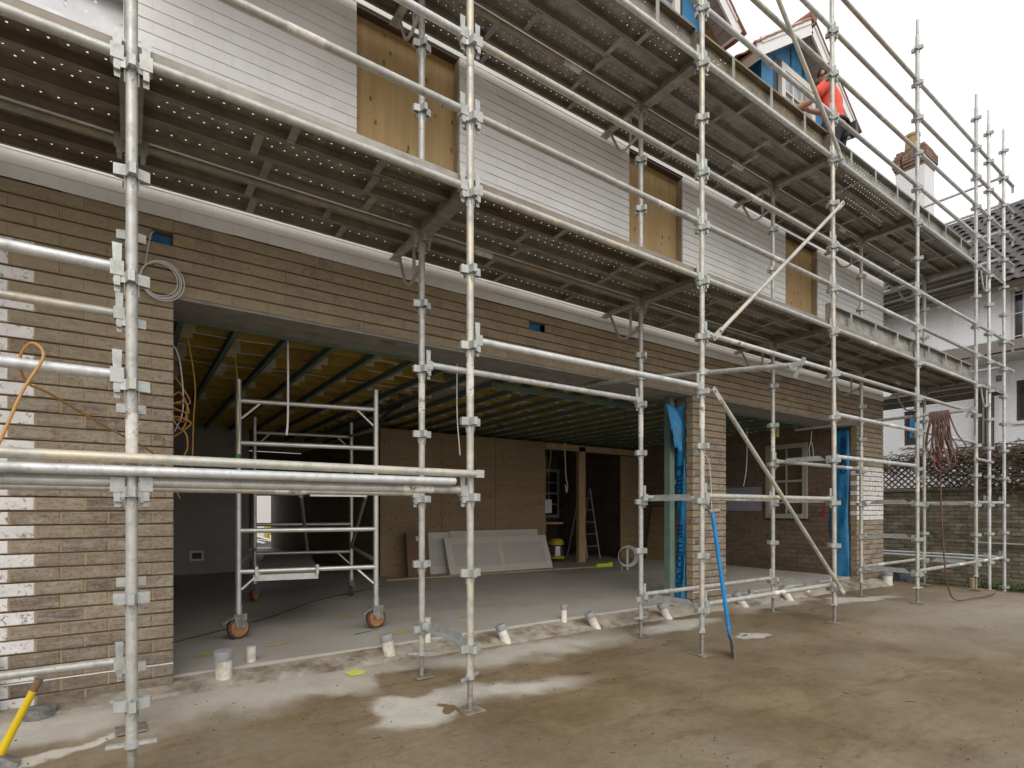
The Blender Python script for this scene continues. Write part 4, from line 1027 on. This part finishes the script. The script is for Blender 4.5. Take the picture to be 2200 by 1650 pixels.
# cables
def cable(pts, r, mat, name, label, cat="cable", n=10, smooth=16):
    return tag(MB().tube(bez(pts, smooth), r, 8).build(name, mat, None, True), label, cat)
cable([(-.80, 2.95, .90), (-.50, 2.98, 1.40), (-.365, 3.04, 1.80), (-.30, 3.08, 1.97), (-.34, 3.13, 2.035), (-.385, 3.175, 1.98), (-.37, 3.20, 1.88), (-.30, 3.28, 1.85), (-.18, 3.55, 1.80), (-.03, 3.9, 1.745), (.10, 4.2, 1.70), (.19, 4.42, 1.62), (.30, 4.6, 1.4)], .006, M['orangecable'], "extension_lead", "orange extension lead looped over the left ledger tube")
mb = MB()
for k in range(4):
    r = .105 + .006*k + .003*(k % 2); cx, cz = .17 + .006*k, 2.87 - .004*k
    mb.tube([(cx + r*math.cos(a*math.pi/16), YF - .012 - .006*k, cz + r*1.05*math.sin(a*math.pi/16)) for a in range(33)], .0035, 6, False)
mb.tube(bez([(.14, YF + .02, 3.20), (.12, YF - .015, 3.15), (.10, YF - .015, 3.02), (.09, YF - .02, 2.95)], 8), .0035, 6)
tag(mb.build("cable_coil", M['whitecable'], None, True), "coil of thin white cable hanging on the brick wall near the garage corner", "cable coil")
cable([(.20, 4.80, 2.60), (.29, 4.78, 2.50), (.325, 4.77, 2.30), (.33, 4.77, 2.05), (.28, 4.8, 1.9)], .005, M['whitecable'], "hanging_cable", "white cable bundle hanging at the left garage jamb")
mb = MB(); rnd = random.Random(5)
pts = [(.28, 4.78, 2.30)]
for k in range(14): pts.append((.31 + .07*math.sin(k*2.2) + rnd.uniform(-.02, .02), 4.76 + rnd.uniform(-.03, .03), 2.18 - .02*k + .07*math.cos(k*2.2)))
pts += [(.34, 4.76, 1.9), (.36, 4.76, 1.78), (.31, 4.78, 1.68), (.25, 4.8, 1.65)]
tag(MB().tube(bez(pts, 8), .006, 6).build("cable_tangle", M['orangecable'], None, True), "tangled tan cable hanging inside the left garage jamb", "cable")
cable([(.36, 4.9, 2.72), (.42, 4.9, 2.3), (.41, 4.9, 2.0), (.40, 4.9, 1.55)], .005, M['orangecable'], "hanging_cable", "single tan cable hanging straight beside the left jamb tangle")
cable([(.75, 5.3, 2.75), (.78, 5.3, 2.4), (.79, 5.3, 2.1), (.77, 5.3, 1.75)], .005, M['yellowcable'], "hanging_cable", "yellow cable hanging from the ceiling left of the rolling tower")
cable([(1.125, 5.0, 2.78), (1.127, 5.0, 2.4), (1.125, 5.0, 2.1), (1.115, 5.0, 1.96)], .009, M['whitecable'], "hanging_cable", "thick white cable hanging in front of the rolling tower")
cable([(2.62, 4.7, 2.74), (2.615, 4.7, 2.5), (2.62, 4.7, 2.2), (2.65, 4.7, 1.85)], .006, M['whitecable'], "hanging_cable", "white cable hanging beside the second front standard")
cable([(7.62, 9.0, 2.75), (7.64, 9.0, 2.3), (7.66, 9.0, 2.0), (7.70, 9.0, 1.85), (7.67, 9.0, 1.7), (7.64, 9.0, 1.86)], .012, M['whitecable'], "hanging_cable", "white cable with bundled end hanging by the pine post")
cable([(6.9, 8.6, 2.75), (6.92, 8.6, 2.4), (6.85, 8.6, 2.1), (6.75, 8.6, 1.95)], .008, M['yellowcable'], "hanging_cable", "yellow cable drooping before the plywood wall edge")
cable([(7.6, 6.0, 2.7), (7.58, 6.0, 2.3), (7.55, 6.0, 2.05), (7.48, 6.0, 1.75)], .007, M['whitecable'], "hanging_cable", "white cable bundle hanging at left of the second garage bay")
cable([(8.6, 5.4, 2.7), (8.6, 5.4, 2.3), (8.58, 5.4, 2.0), (8.5, 5.4, 1.72)], .006, M['whitecable'], "hanging_cable", "curled white cable hanging before the sash window")
cable([(9.75, 4.9, 2.7), (9.72, 4.9, 2.5), (9.66, 4.9, 2.38), (9.69, 4.9, 2.2), (9.75, 4.9, 2.17), (9.80, 4.9, 2.25), (9.79, 4.9, 2.4), (9.74, 4.9, 2.5)], .006, M['whitecable'], "hanging_cable", "small white cable loop hanging right of the sash window")
cable([(6.05, 4.40, 2.04), (6.11, 4.37, 1.95), (6.14, 4.36, 1.7), (6.155, 4.36, 1.42), (6.18, 4.37, 1.22)], .005, M['whitecable'], "hanging_cable", "short white cable hanging from a hole in the middle brick pillar")
for i, y in enumerate((4.97, 5.45, 5.9, 6.5)):
    cable([(-1.5, y, 2.90), (.3, y + .05, 2.86), (.9, y + .02, 2.845), (1.6, y + .06, 2.88), (2.6, y, 2.85), (4.0, y + .08, 2.88), (6.5, y, 2.85), (9.0, y + .05, 2.88)], .005, M['whitecable'], "ceiling_cable",
          ("white cable run nearest the lintel along the ceiling joists", "second white cable run back from the lintel along the joists", "third white cable run back from the lintel along the joists", "innermost white cable run along the ceiling joists")[i], n=8, smooth=6)
cable([(3.0, 6.9, 2.72), (2.75, 6.85, 2.55), (2.62, 6.85, 2.25), (2.60, 6.85, 1.7)], .022, M['black'], "flexible_conduit", "thick black conduit curving down behind the rolling tower", "conduit")
cable([(.3, 5.6, FZ + .006), (1.2, 6.3, FZ + .006), (2.0, 7.2, FZ + .006), (3.2, 8.0, FZ + .006)], .006, M['rubber'], "floor_lead", "dark red lead lying across the floor under the tower", "lead")

# ------------------------------------------------------------------ pipes along the slab edge
def stub(x, y, h, r, lean, ang, label, capped=True):
    z = ground_z(x, y) - .02 if y < 4.5 else FZ - .05
    d = Vector((math.sin(lean)*math.cos(ang), math.sin(lean)*math.sin(ang), math.cos(lean))); p = Vector((x, y, z))
    t = empty("pipe_stub", p); tag(t, label, "pipe", "pipe stubs along the slab edge")
    MB().tube([p - d*.03, p + d*h*.5, p + d*h], r, 20).build("pipe", M['pvc'], t, True)
    if capped: MB().tube([p + d*(h*.74), p + d*(h*.76), p + d*(h + .004)], [r + .002, r + .005, r + .0045], 20).build("cap", M['pvc_grey'], t, True)
AW = math.atan2(-.6, -.8)
for a in ((.56, 4.40, .24, .056, .05, AW, "fattest grey capped pipe stub nearest the left brick jamb"),
          (.77, 4.60, .16, .033, 0, 0, "slim upright pipe stub beside the fat capped one"),
          (1.80, 4.36, .22, .050, .2, 2.6, "pale capped pipe stub beside the lime paint mark"),
          (2.20, 4.50, .24, .032, .0, 0, "slim pipe stub hidden behind the second inner standard"),
          (2.92, 4.28, .20, .046, .34, 2.6, "leaning white pipe stub right of second front standard"),
          (3.80, 4.50, .20, .032, 0, 0, "slim upright grey pipe stub between two leaning ones in the wide bay"),
          (4.08, 4.28, .21, .046, .48, 2.6, "strongly leaning white pipe stub in the right half of the wide bay"),
          (5.18, 4.24, .22, .046, .48, 2.6, "leaning white pipe stub in front of the green stud"),
          (6.72, 4.24, .25, .050, .62, 2.6, "broken leaning pipe stub beside middle brick pillar"),
          (7.10, 4.40, .20, .036, 0, 0, "small upright pipe stub behind the shovel bay ledger"),
          (7.80, 4.22, .24, .050, .55, 2.6, "leaning pipe stub at the diagonal brace bay centre"),
          (8.55, 4.36, .22, .040, 0, 0, "upright pipe stub near the diagonal brace foot"),
          (11.18, 4.28, .22, .075, 0, 0, "thick capped pipe at the right end pier")):
    stub(*a, capped=a[3] > .035 or a[0] in (3.80,))
o = MB().lathe([(.085, 0), (.088, .01), (.088, .045), (.078, .052)], (-.44, 4.28, ground_z(-.44, 4.28) - .005), 26).build("drain_cap", M['toolsteel'], None, True); tag(o, "dark round drain cap on the concrete at the left wall base", "drain cap")
o = MB(); o.box((-.83, 4.30, -.05), (-.665, 4.40, .46)); o.box((-.655, 4.32, -.05), (-.64, 4.40, .46)); tag(o.build("downpipe_boot", M['alu_dark']), "grey square metal post against the left wall end", "post")

# ------------------------------------------------------------------ shovel and pick
t = empty("shovel", (4.473, 2.935, 0)); tag(t, "long blue handled shovel leaning on the third front standard", "shovel")
a = Vector((4.352, 3.075, 1.30)); b = Vector((4.452, 2.962, .16))
MB().tube([a, a.lerp(b, .6), b], [.0185, .0185, .0165], 14).build("handle", M['bluehandle'], t, True)
MB().tube([a + Vector((-.03, .015, .0)), a + Vector((.06, -.03, .012))], .021, 12).build("grip", M['toolsteel'], t, True)
bl = MB(); dn = (b - a).normalized(); sd = Vector((.80, .58, 0)).normalized(); nrm = dn.cross(sd)
for i, (l, w, k) in enumerate(((-.06, .020, 0), (-.01, .085, .016), (.02, .10, .02), (.165, .104, .012))):
    for s_ in (-1, 0, 1): bl.v.append(tuple(b + dn*l + sd*w*s_ + nrm*(k if s_ else -.008)))
for i in range(3):
    for k in range(2): bl.f.append((i*3+k, i*3+k+1, (i+1)*3+k+1, (i+1)*3+k))
o = bl.build("blade", M['toolsteel'], t); o.modifiers.new("th", 'SOLIDIFY').thickness = .004
t = empty("pickaxe", (-.53, 3.72, 0)); tag(t, "yellow handled mattock leaning at the left wall base", "mattock")
a, b = Vector((-.395, 3.70, .405)), Vector((-.56, 3.72, .02))
MB().tube([a, a.lerp(b, .5), b], [.017, .019, .021], 14).build("handle", M['yellow'], t, True); MB().tube([a + (a-b).normalized()*.05, a - (a-b).normalized()*.01], .0185, 14).build("grip", M['card'], t, True)
MB().tube(bez([(-.60, 3.74, .22), (-.555, 3.735, .12), (-.53, 3.72, .055), (-.51, 3.70, .035)], 6), [.012 + .0016*i for i in range(19)], 10).build("pick_head", M['toolsteel'], t, True)
MB().obox(T(-.505, 3.70, .05) @ RY(R(35)), (-.05, -.035, -.035), (.045, .035, .03)).build("mattock_eye", M['toolsteel'], t)

# ------------------------------------------------------------------ hose on the tie tube
t = empty("air_hose", (9.2, 2.88, 2.65)); tag(t, "brown rubber air hose hanging in loops from a scaffold tube", "hose")
rnd = random.Random(21); tx, tz = XS[5] + .05, 2.65
pts = []
y = 3.0
for k in range(13):
    yy = 3.0 - .018*k; drop = rnd.uniform(.48, .86); sp = rnd.uniform(.04, .11); xo = rnd.uniform(-.10, .10); so = rnd.uniform(-.14, .06)
    pts += [(tx - .03, yy, tz - .05), (tx, yy, tz + .032), (tx + .03, yy - .004, tz - .05), (tx + xo*.5 + .02, yy + so*.4 - sp*.5, tz - drop*.55), (tx + xo, yy + so - sp, tz - drop*.9), (tx + xo*.9, yy + so, tz - drop), (tx + xo*.8 - .02, yy + so + sp, tz - drop*.88), (tx - .03, yy + so*.4 + sp*.5, tz - drop*.5)]
MB().tube(bez(pts, 7), .0095, 8).build("hose_coil", M['hose'], t, True)
MB().tube(bez([(tx - .02, 2.93, tz - .58), (9.25, 2.90, 1.95), (9.32, 2.90, 1.2), (9.45, 2.90, .5), (9.62, 2.90, .15), (9.85, 2.88, .012), (10.3, 2.80, .01), (10.9, 2.78, .0), (11.4, 2.84, -.01)], 12), .0095, 8).build("hose_tail", M['hose'], t, True)
MB().tube([(tx - .02, 2.93, tz - .60), (tx - .02, 2.93, tz - .66)], .022, 10).build("hose_tie", M['red'], t, True)

# ------------------------------------------------------------------ garden wall, lattice, vines, neighbour
gw = tag(empty("garden_wall", (15, 3.5, -.4)), "mossy brown brick retaining wall below the lattice", "wall")
mb = MB(); mbm = MB().box((15.01, -3, -.5), (15.2, 12, 1.74)); rnd = random.Random(9)
for c in range(25):
    z = -.42 + c * .086; y = -3 + (.12 if c % 2 else 0)
    while y < 12: mb.box((15.0 + rnd.uniform(-.008, .008), y, z), (15.15, min(y + .23, 12), z + .074)); y += .24
gwm = mbm.build("wall_core", M['moss_mortar'], gw); tag(mb.build("brickwork", M['moss_brick'], gwm), kind="stuff")
MB().box((14.97, -3, 1.745), (15.25, 12, 1.80)).build("wall_coping", M['moss_brick'], gw)
MB().tube([(14.93, -2, .56), (14.93, 4.1, .62)], .02, 10).build("handrail_pipe", M['galv'], gw, True)
lt = tag(empty("lattice_fence", (15.1, 5, 1.8)), "dark timber lattice fence on top of the garden wall", "fence")
mb = MB(); 
for s_ in (-1, 1):
    y = 1.5
    while y < 9.5:
        mb.obox(T(15.1 + .006*s_, y, 2.13) @ RX(R(45*s_)), (-.006, -.016, -.46), (.006, .016, .46)); y += .135
tag(mb.build("lattice_panel", M['latt'], lt), kind="stuff")
for z in (1.81, 2.45): MB().box((15.07, 1.2, z), (15.13, 9.8, z + .03)).build("rail", M['latt'], lt)
for y in (1.6, 3.9, 6.2, 8.5): MB().box((15.08, y, 1.8), (15.16, y + .07, 2.5)).build("post", M['latt'], lt)
mb = MB(); rnd = random.Random(4)
for k in range(3200):
    y0 = rnd.triangular(1.0, 6.3, 2.4); z0 = 2.46 + rnd.gauss(0, .12) - (.0 if y0 < 5.2 else .05); x0 = 14.95 + rnd.gauss(0, .12); a = rnd.uniform(0, 6.28); l = rnd.uniform(.15, .45); dz = rnd.uniform(-.5, .22)
    if y0 < 4.9 and rnd.random() < .5: z0 -= rnd.uniform(0, .62)
    p = Vector((x0, y0, z0)); q = p + Vector((.35*math.cos(a), math.sin(a), dz)) * l; m_ = p.lerp(q, .5) + Vector((rnd.uniform(-.04, .04), rnd.uniform(-.05, .05), rnd.uniform(-.02, .07)))
    mb.tube([p, m_, q], rnd.uniform(.005, .011), 3, False)
tag(mb.build("bare_vine", M['twig']), "tangle of bare brown vine stems over the lattice", "vine", kind="stuff")
mb = MB()
for k in range(420):
    y0 = rnd.uniform(2.4, 5.2); r = rnd.uniform(0, .3); c = Vector((14.7 + rnd.gauss(0, .12), 3.5 + rnd.gauss(0, .35), -.30 + abs(rnd.gauss(0, .09))))
    a = rnd.uniform(0, 6.28); u = Vector((math.cos(a), math.sin(a), rnd.uniform(-.4, .6)))*.03; w = Vector((-math.sin(a), math.cos(a), rnd.uniform(-.5, .5)))*.018
    mb.add([c - u, c + w, c + u, c - w], [(0,1,2,3)])
tag(mb.build("weeds", M['leaf']), "low green weeds at the foot of the garden wall", "weeds", kind="stuff")
mb = MB(); nn = 16; rnd = random.Random(8)
for i in range(nn + 1):
    for j in range(nn + 1):
        mb.v.append((11.95 + 1.3*i/nn, 3.9 + 2.2*j/nn, -.30 + .42*max(0, math.sin(i*.6 + j*.35))*math.sin(math.pi*i/nn) * math.sin(math.pi*j/nn) + rnd.uniform(0, .07)))
for i in range(nn):
    for j in range(nn): mb.f.append((i*(nn+1)+j, (i+1)*(nn+1)+j, (i+1)*(nn+1)+j+1, i*(nn+1)+j+1))
tag(mb.build("plastic_sheet", M['tarp'], None, True), "crumpled black plastic sheet on the ground beyond the slab edge", "sheet")
o = MB().tube([(13.2, 3.6, -.42), (13.2, 3.62, .02)], .06, 12).build("timber_stake", M['pine'], None, True); tag(o, "short round timber stake by the garden wall foot", "stake")

nb = tag(empty("neighbour_house", (18.5, 4, 0)), "white painted brick neighbouring house with dark tiled roof", "house")
NX = 18.5
mb = MB()
NO = [(6.37, 6.66, 3.18, 4.17), (2.6, 4.30, 5.60, 6.95), (3.0, 4.19, 3.57, 4.6)]
ys = sorted(set([-6, 13] + [v for o_ in NO for v in o_[:2]])); 
for a, b in zip(ys[:-1], ys[1:]):
    hs = sorted([(o_[2], o_[3]) for o_ in NO if o_[0] <= a and o_[1] >= b]); z = 0.0
    for (p, q) in hs + [(7.2, 7.2)]:
        if p - z > .01: mb.box((NX, a, z), (NX + .2, b, p))
        z = q
mb.box((NX + .21, -6, 0), (26, -5.8, 7.2)); mb.box((NX + .21, 12.8, 0), (26, 13, 7.2)); mb.build("wall", M['nwall'], nb)
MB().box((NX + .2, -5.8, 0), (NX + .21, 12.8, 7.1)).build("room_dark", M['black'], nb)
for (a, b, z0, z1) in NO:
    f = MB(); f.box((NX + .04, a, z0), (NX + .10, a + .07, z1)); f.box((NX + .04, b - .07, z0), (NX + .10, b, z1)); f.box((NX + .04, a + .07, z1 - .07), (NX + .10, b - .07, z1)); f.box((NX + .04, a + .07, z0), (NX + .10, b - .07, z0 + .07)); fo = f.build("window", M['brownwood'] if z0 < 5 else M['cream'], nb)
    MB().box((NX + .075, a + .07, z0 + .07), (NX + .08, b - .07, z1 - .07)).build("pane", M['darkglass'], fo)
    MB().box((NX - .05, a - .06, z0 - .08), (NX + .04, b + .06, z0)).build("sill", M['white'], fo)
    if z0 > 5:
        for k in range(9): MB().box((NX - .10, b - .08 - .19*k, z0 - .05), (NX - .085, b - .065 - .19*k, z1 - .1)).build("security_bar", M['white'], fo)
        for z in (z0 + .1, (z0+z1)/2, z1 - .2): MB().box((NX - .104, a, z), (NX - .081, b, z + .015)).build("security_rail", M['white'], fo)
MB().box((NX + .02, 6.40, 3.4), (NX + .03, 6.52, 4.0)).build("blue_window_film", M['blue'], nb)
MB().box((NX - 1.0, -6, 5.22), (NX - .02, 5.75, 5.30)).build("awning_roof", M['taupe'], nb); MB().box((NX - 1.03, -6, 5.18), (NX - 1.0, 5.78, 5.42)).build("awning_fascia", M['taupe'], nb); MB().box((NX - .9, -6, 5.12), (NX - .02, 5.6, 5.18)).build("awning_lining", M['white'], nb)
sh = MB(); sh.box((NX - .12, 4.86, 1.8), (NX - .03, 4.96, 4.3)); sh.build("brown_post", M['brownwood'], nb)
for k in range(4): MB().box((NX - .06, 4.62 + .055*k, 2.9), (NX - .02, 4.645 + .055*k, 4.3)).build("slat", M['brownwood'], nb)
MB().box((NX - .02, 4.43, 4.65), (NX - .002, 4.59, 4.80)).build("wall_vent", M['taupe'], nb)
hr = MB(); hr.tube([(NX - .5, 4.9, 3.02), (NX - .5, 4.2, 2.98), (NX - .5, 2.6, 2.4)], .015, 6)
for k in range(12): hr.tube([(NX - .5, 4.85 - .2*k, 2.98 - (.0 if k < 4 else .07*(k-3))), (NX - .5, 4.85 - .2*k, 2.2)], .009, 6)
hr.build("stair_railing", M['brownwood'], nb)
# roof with separate tiles on the part in view
RA = math.atan2(3.2, 3.6); EX, EZn = NX - .55, 6.98
mb = MB(); mb.add([(EX, -6.5, EZn), (EX, 13.5, EZn), (EX + 4.15, 13.5, EZn + 3.69), (EX + 4.15, -6.5, EZn + 3.69), (EX + 8.3, 13.5, EZn), (EX + 8.3, -6.5, EZn)], [(0,3,2,1), (3,5,4,2)]); rf = mb.build("roof", M['slate'], nb)
MB().box((EX - .03, -6.5, EZn - .16), (EX - .0, 13.5, EZn + .02)).build("gutter", M['brownwood'], nb); MB().box((EX, -6.5, EZn - .03), (NX, 13.5, EZn - .01)).build("eave_lining", M['white'], nb)
for k in range(24): MB().box((EX + .02, -6.3 + .8*k, EZn - .13), (NX - .01, -6.24 + .8*k, EZn - .035)).build("rafter_end", M['white'], nb)
tl = MB(); n = 9
for i in range(n):
    yy = .30 * i / (n - 1); h = .020 * math.cos(i/(n-1) * 2*math.pi) + .012*math.cos(i/(n-1)*4*math.pi)
    for (xx, e) in ((0, .030), (.36, .004)): tl.v += [(xx, yy, h + e + .02), (xx, yy, h + e - .004)]
for i in range(n-1):
    b = i*4; tl.f += [(b, b+2, b+6, b+4), (b+1, b+5, b+7, b+3), (b, b+4, b+5, b+1), (b+2, b+3, b+7, b+6)]
TLM = tl.mesh("roof_tile", M['slate'], True); rest = MB(); cand = []
for r_ in range(16):
    for q in range(48):
        Mt = T(EX, -6.4, EZn) @ RY(-RA) @ T(-.03 + .335*r_, .30*q + (.15 if r_ % 2 else 0), .03); p = Mt.to_translation(); s = px(*p)
        cand.append((0 if (1990 < s[0] < 2260 and 380 < s[1] < 700) else 1, (s[0] - 2130)**2, Mt))
cand.sort(key=lambda c: (c[0], c[1]))
for i, (a, b, Mt) in enumerate(cand[:300]): link_w("roof_tile", TLM, rf, Mt)
for (a, b, Mt) in cand[300:]:
    base = len(rest.v); rest.v += [tuple(Mt @ Vector(v)) for v in tl.v]; rest.f += [tuple(i + base for i in f) for f in tl.f]
tag(rest.build("roof_tiling", M['slate'], rf), kind="stuff")
# chimney
ch = tag(empty("chimney", (20.9, 7.1, 8)), "white roughcast chimney with brick cap and clay pot", "chimney")
cx, cy = 20.9, 7.22
MB().box((cx - .40, cy - .40, 7.5), (cx + .40, cy + .40, 12.20)).build("stack", M['roughcast'], ch)
for i, (w, z) in enumerate(((.41, 12.20), (.445, 12.30), (.48, 12.40), (.48, 12.50), (.48, 12.60), (.43, 12.70), (.39, 12.80))):
    for (dx, dy, ax) in ((0, -1, 0), (-1, 0, 1), (0, 1, 0), (1, 0, 1)):
        nbk = 4
        for k in range(nbk):
            u0, u1 = -w + 2*w*k/nbk + .004, -w + 2*w*(k+1)/nbk - .004
            if ax == 0: MB().box((cx + u0, cy + dy*w - (.1 if dy > 0 else 0), z + .004), (cx + u1, cy + dy*w + (0 if dy > 0 else .1), z + .092)).build("cap_brick", M['capbrick'], ch)
            else: MB().box((cx + dx*w - (.1 if dx > 0 else 0) - .002*dx, cy + u0*.999 + (.002), z + .005), (cx + dx*w + (0 if dx > 0 else .1), cy + u1*.78, z + .091)).build("cap_brick", M['capbrick'], ch)
MB().box((cx - .38, cy - .38, 12.2), (cx + .38, cy + .38, 12.86)).build("cap_core", M['capbrick'], ch)
MB().lathe([(.20, 12.86), (.21, 13.0), (.19, 13.35), (.215, 13.37), (.215, 13.45), (.18, 13.46)], (cx - .05, cy + .05, 0), 18).build("chimney_pot", M['pot'], ch, True)

# yard seen through the far doorway
mb = MB(); mb.box((-4, 27, -.3), (10, 27.2, 4)); tag(mb.build("yard_wall", M['white']), "bright white wall of the yard seen through the far door", "wall")
tag(MB().box((-6, 18.6, -.40), (12, 40, .10)).build("yard_ground", M['soil']), kind="structure", label="rubble strewn yard behind the house")
rnd = random.Random(13)
for k in range(14):
    x, y, z = 3.6 + rnd.uniform(-.9, 2.2), 20.2 + rnd.uniform(0, 3.6), .14 + rnd.uniform(0, .35)
    o = MB().obox(T(x, y, z) @ RZ(rnd.uniform(0, 3.1)) @ RX(rnd.uniform(-.4, .4)) @ RY(rnd.uniform(-.3, .3)), (-rnd.uniform(.3, .8), -.06, -.01), (rnd.uniform(.3, .8), .06, .012)).build("scrap_board", M['white'])
    tag(o, "broken white board in the rubble pile seen through the far door", "scrap board", "broken boards in the yard rubble")
tag(MB().box((4.6, 24, .1), (5.5, 24.6, .75)).build("yellow_crate", M['vac']), "yellow crate in the yard beyond the far door", "crate")

# ------------------------------------------------------------------ worker on the upper deck
def skin_body(name, verts, edges, mat, parent, lv=2):
    me = bpy.data.meshes.new(name); me.from_pydata([v[:3] for v in verts], edges, []); me.update(); me.materials.append(mat)
    o = bpy.data.objects.new(name, me); COL.objects.link(o)
    md = o.modifiers.new("skin", 'SKIN'); md.use_smooth_shade = True
    for i, v in enumerate(verts):
        sv = me.skin_vertices[0].data[i]; sv.radius = v[3] if isinstance(v[3], tuple) else (v[3], v[3]); sv.use_root = (i == 0)
    sb = o.modifiers.new("sub", 'SUBSURF'); sb.levels = lv; sb.render_levels = lv
    if parent: o.parent = parent
    return o
deckz = LZ(10) + .09
wk = empty("person", (7.91, 3.66, deckz), R(8)); wk.scale = (1.08, 1.08, 1.08); tag(wk, "worker in orange shirt and dark trousers working at the dormer window", "person")
BV = [(0, 0, .96, (.15, .105)), (0, .02, 1.12, (.135, .10)), (0, .05, 1.30, (.155, .11)), (0, .07, 1.42, (.15, .095)), (0, .085, 1.50, .058), (0, .10, 1.57, .062), (0, .12, 1.66, (.078, .095)), (0, .125, 1.73, (.066, .08)),
      (.19, .06, 1.42, .06), (.40, .08, 1.36, .047), (.31, .30, 1.46, .040), (.26, .40, 1.52, .030),
      (-.19, .07, 1.41, .06), (-.33, .20, 1.22, .047), (-.40, .42, 1.16, .040), (-.42, .51, 1.15, .030),
      (.10, 0, .90, .095), (.115, .02, .50, .062), (.12, -.02, .12, .045), (.125, .10, .045, (.04, .035)),
      (-.10, 0, .90, .095), (-.125, .04, .50, .062), (-.14, 0, .12, .045), (-.15, .12, .045, (.04, .035))]
BE = [(0,1),(1,2),(2,3),(3,4),(4,5),(5,6),(6,7),(3,8),(8,9),(9,10),(10,11),(3,12),(12,13),(13,14),(14,15),(0,16),(16,17),(17,18),(18,19),(0,20),(20,21),(21,22),(22,23)]
for (h, base, d) in ((11, Vector((.26, .40, 1.52)), Vector((-.25, .85, .45))), (15, Vector((-.42, .51, 1.15)), Vector((-.15, .98, -.05)))):
    d.normalize(); sd = d.cross(Vector((0, 0, 1))).normalized()
    for k, (off, ln) in enumerate(((-.027, .075), (-.009, .088), (.009, .082), (.027, .065))):
        i = len(BV); p = base + d*.05 + sd*off; q = p + d*ln*.6; r = q + d*ln*.35 + Vector((0, 0, -.03))
        BV += [(*p, .010), (*q, .0085), (*r, .0075)]; BE += [(h, i), (i, i+1), (i+1, i+2)]
    i = len(BV); p = base + sd*-.045 + d*.015; q = p + d*.05 + sd*-.012; BV += [(*p, .011), (*q, .009)]; BE += [(h, i), (i, i+1)]
body = skin_body("body", BV, BE, M['skin'], wk)
SV = [(0, -.005, .86, (.175, .135)), (0, .02, 1.10, (.165, .13)), (0, .05, 1.30, (.185, .14)), (0, .07, 1.42, (.175, .12)), (0, .085, 1.50, (.085, .075)), (.20, .06, 1.415, .078), (.33, .07, 1.375, .068), (-.20, .07, 1.405, .078), (-.285, .145, 1.29, .068)]
skin_body("shirt", SV, [(0,1),(1,2),(2,3),(3,4),(3,5),(5,6),(3,7),(7,8)], M['orange'], wk)
PV = [(0, 0, .97, (.155, .115)), (.10, 0, .86, .112), (.115, .02, .50, .082), (.12, -.02, .10, .07), (-.10, 0, .86, .112), (-.125, .04, .50, .082), (-.14, 0, .10, .07)]
skin_body("trousers", PV, [(0,1),(1,2),(2,3),(0,4),(4,5),(5,6)], M['trousers'], wk)
hd = MB()
def ell(c, r, n=14, mlat=10, zmin=-1, ycut=None):
    m_ = MB(); 
    for i in range(mlat + 1):
        th = math.pi*i/mlat; z = math.cos(th)
        for k in range(n): a = 2*math.pi*k/n; m_.v.append((c[0] + r[0]*math.sin(th)*math.cos(a), c[1] + r[1]*math.sin(th)*math.sin(a), c[2] + r[2]*z))
    for i in range(mlat):
        for k in range(n): m_.f.append((i*n+k, (i+1)*n+k, (i+1)*n+(k+1) % n, i*n+(k+1) % n))
    return m_
def child(name, m_, mat): o = link(name, m_.mesh(name, mat, True), wk, loc=(0,0,0)); return o
child("hair", ell((0, .105, 1.715), (.088, .105, .10)), M['hair'])
fc = ell((0, .21, 1.67), (.016, .022, .025), 8, 6)
for s_ in (-1, 1): child("ear", ell((s_*.088, .12, 1.675), (.014, .026, .034), 8, 6), M['skin'])
child("nose", fc, M['skin'])
for s_ in (-1, 1): child("eye", ell((s_*.032, .197, 1.695), (.011, .008, .008), 8, 6), M['hair'])
child("mouth", ell((0, .20, 1.625), (.024, .008, .006), 8, 6), M['rubber'])
bt = MB(); bt.tube([(.19*math.cos(k*math.pi/12), .14*math.sin(k*math.pi/12), .98) for k in range(25)], .022, 8, False); bt.box((.10, -.20, .84), (.20, -.13, 1.0)); bt.box((-.22, -.05, .80), (-.17, .07, .98)); child("tool_belt", bt, M['black'])
for s_ in (-1, 1):
    b_ = ell((.125*s_ - (.02 if s_ < 0 else 0), .05 + (.02 if s_ < 0 else 0), .05), (.052, .14, .055), 12, 8); child("boot", b_, M['card'])

# ------------------------------------------------------------------ litter on the concrete
mb = MB(); rnd = random.Random(31)
for k in range(430):
    X, Y = rnd.uniform(-.6, 9), rnd.uniform(.6, 4.1); z = ground_z(X, Y) + .002; a = rnd.uniform(0, 6.28); l, w = (rnd.uniform(.002, .008), rnd.uniform(.0015, .004)) if rnd.random() < .965 else (rnd.uniform(.015, .035), .002)
    Mx = T(X, Y, z) @ RZ(a) @ RX(rnd.uniform(-.2, .2)); mb.prism([(-l, -w), (l*.6, -w*1.2), (l, w*.4), (-l*.5, w)], Mx, .003)
tag(mb.build("grit_and_twigs", mottled("dark_litter", (.04, .03, .02), (.14, .09, .05), 30, .9)), "scattered grit, twigs and leaf bits on the concrete", "litter", kind="stuff")
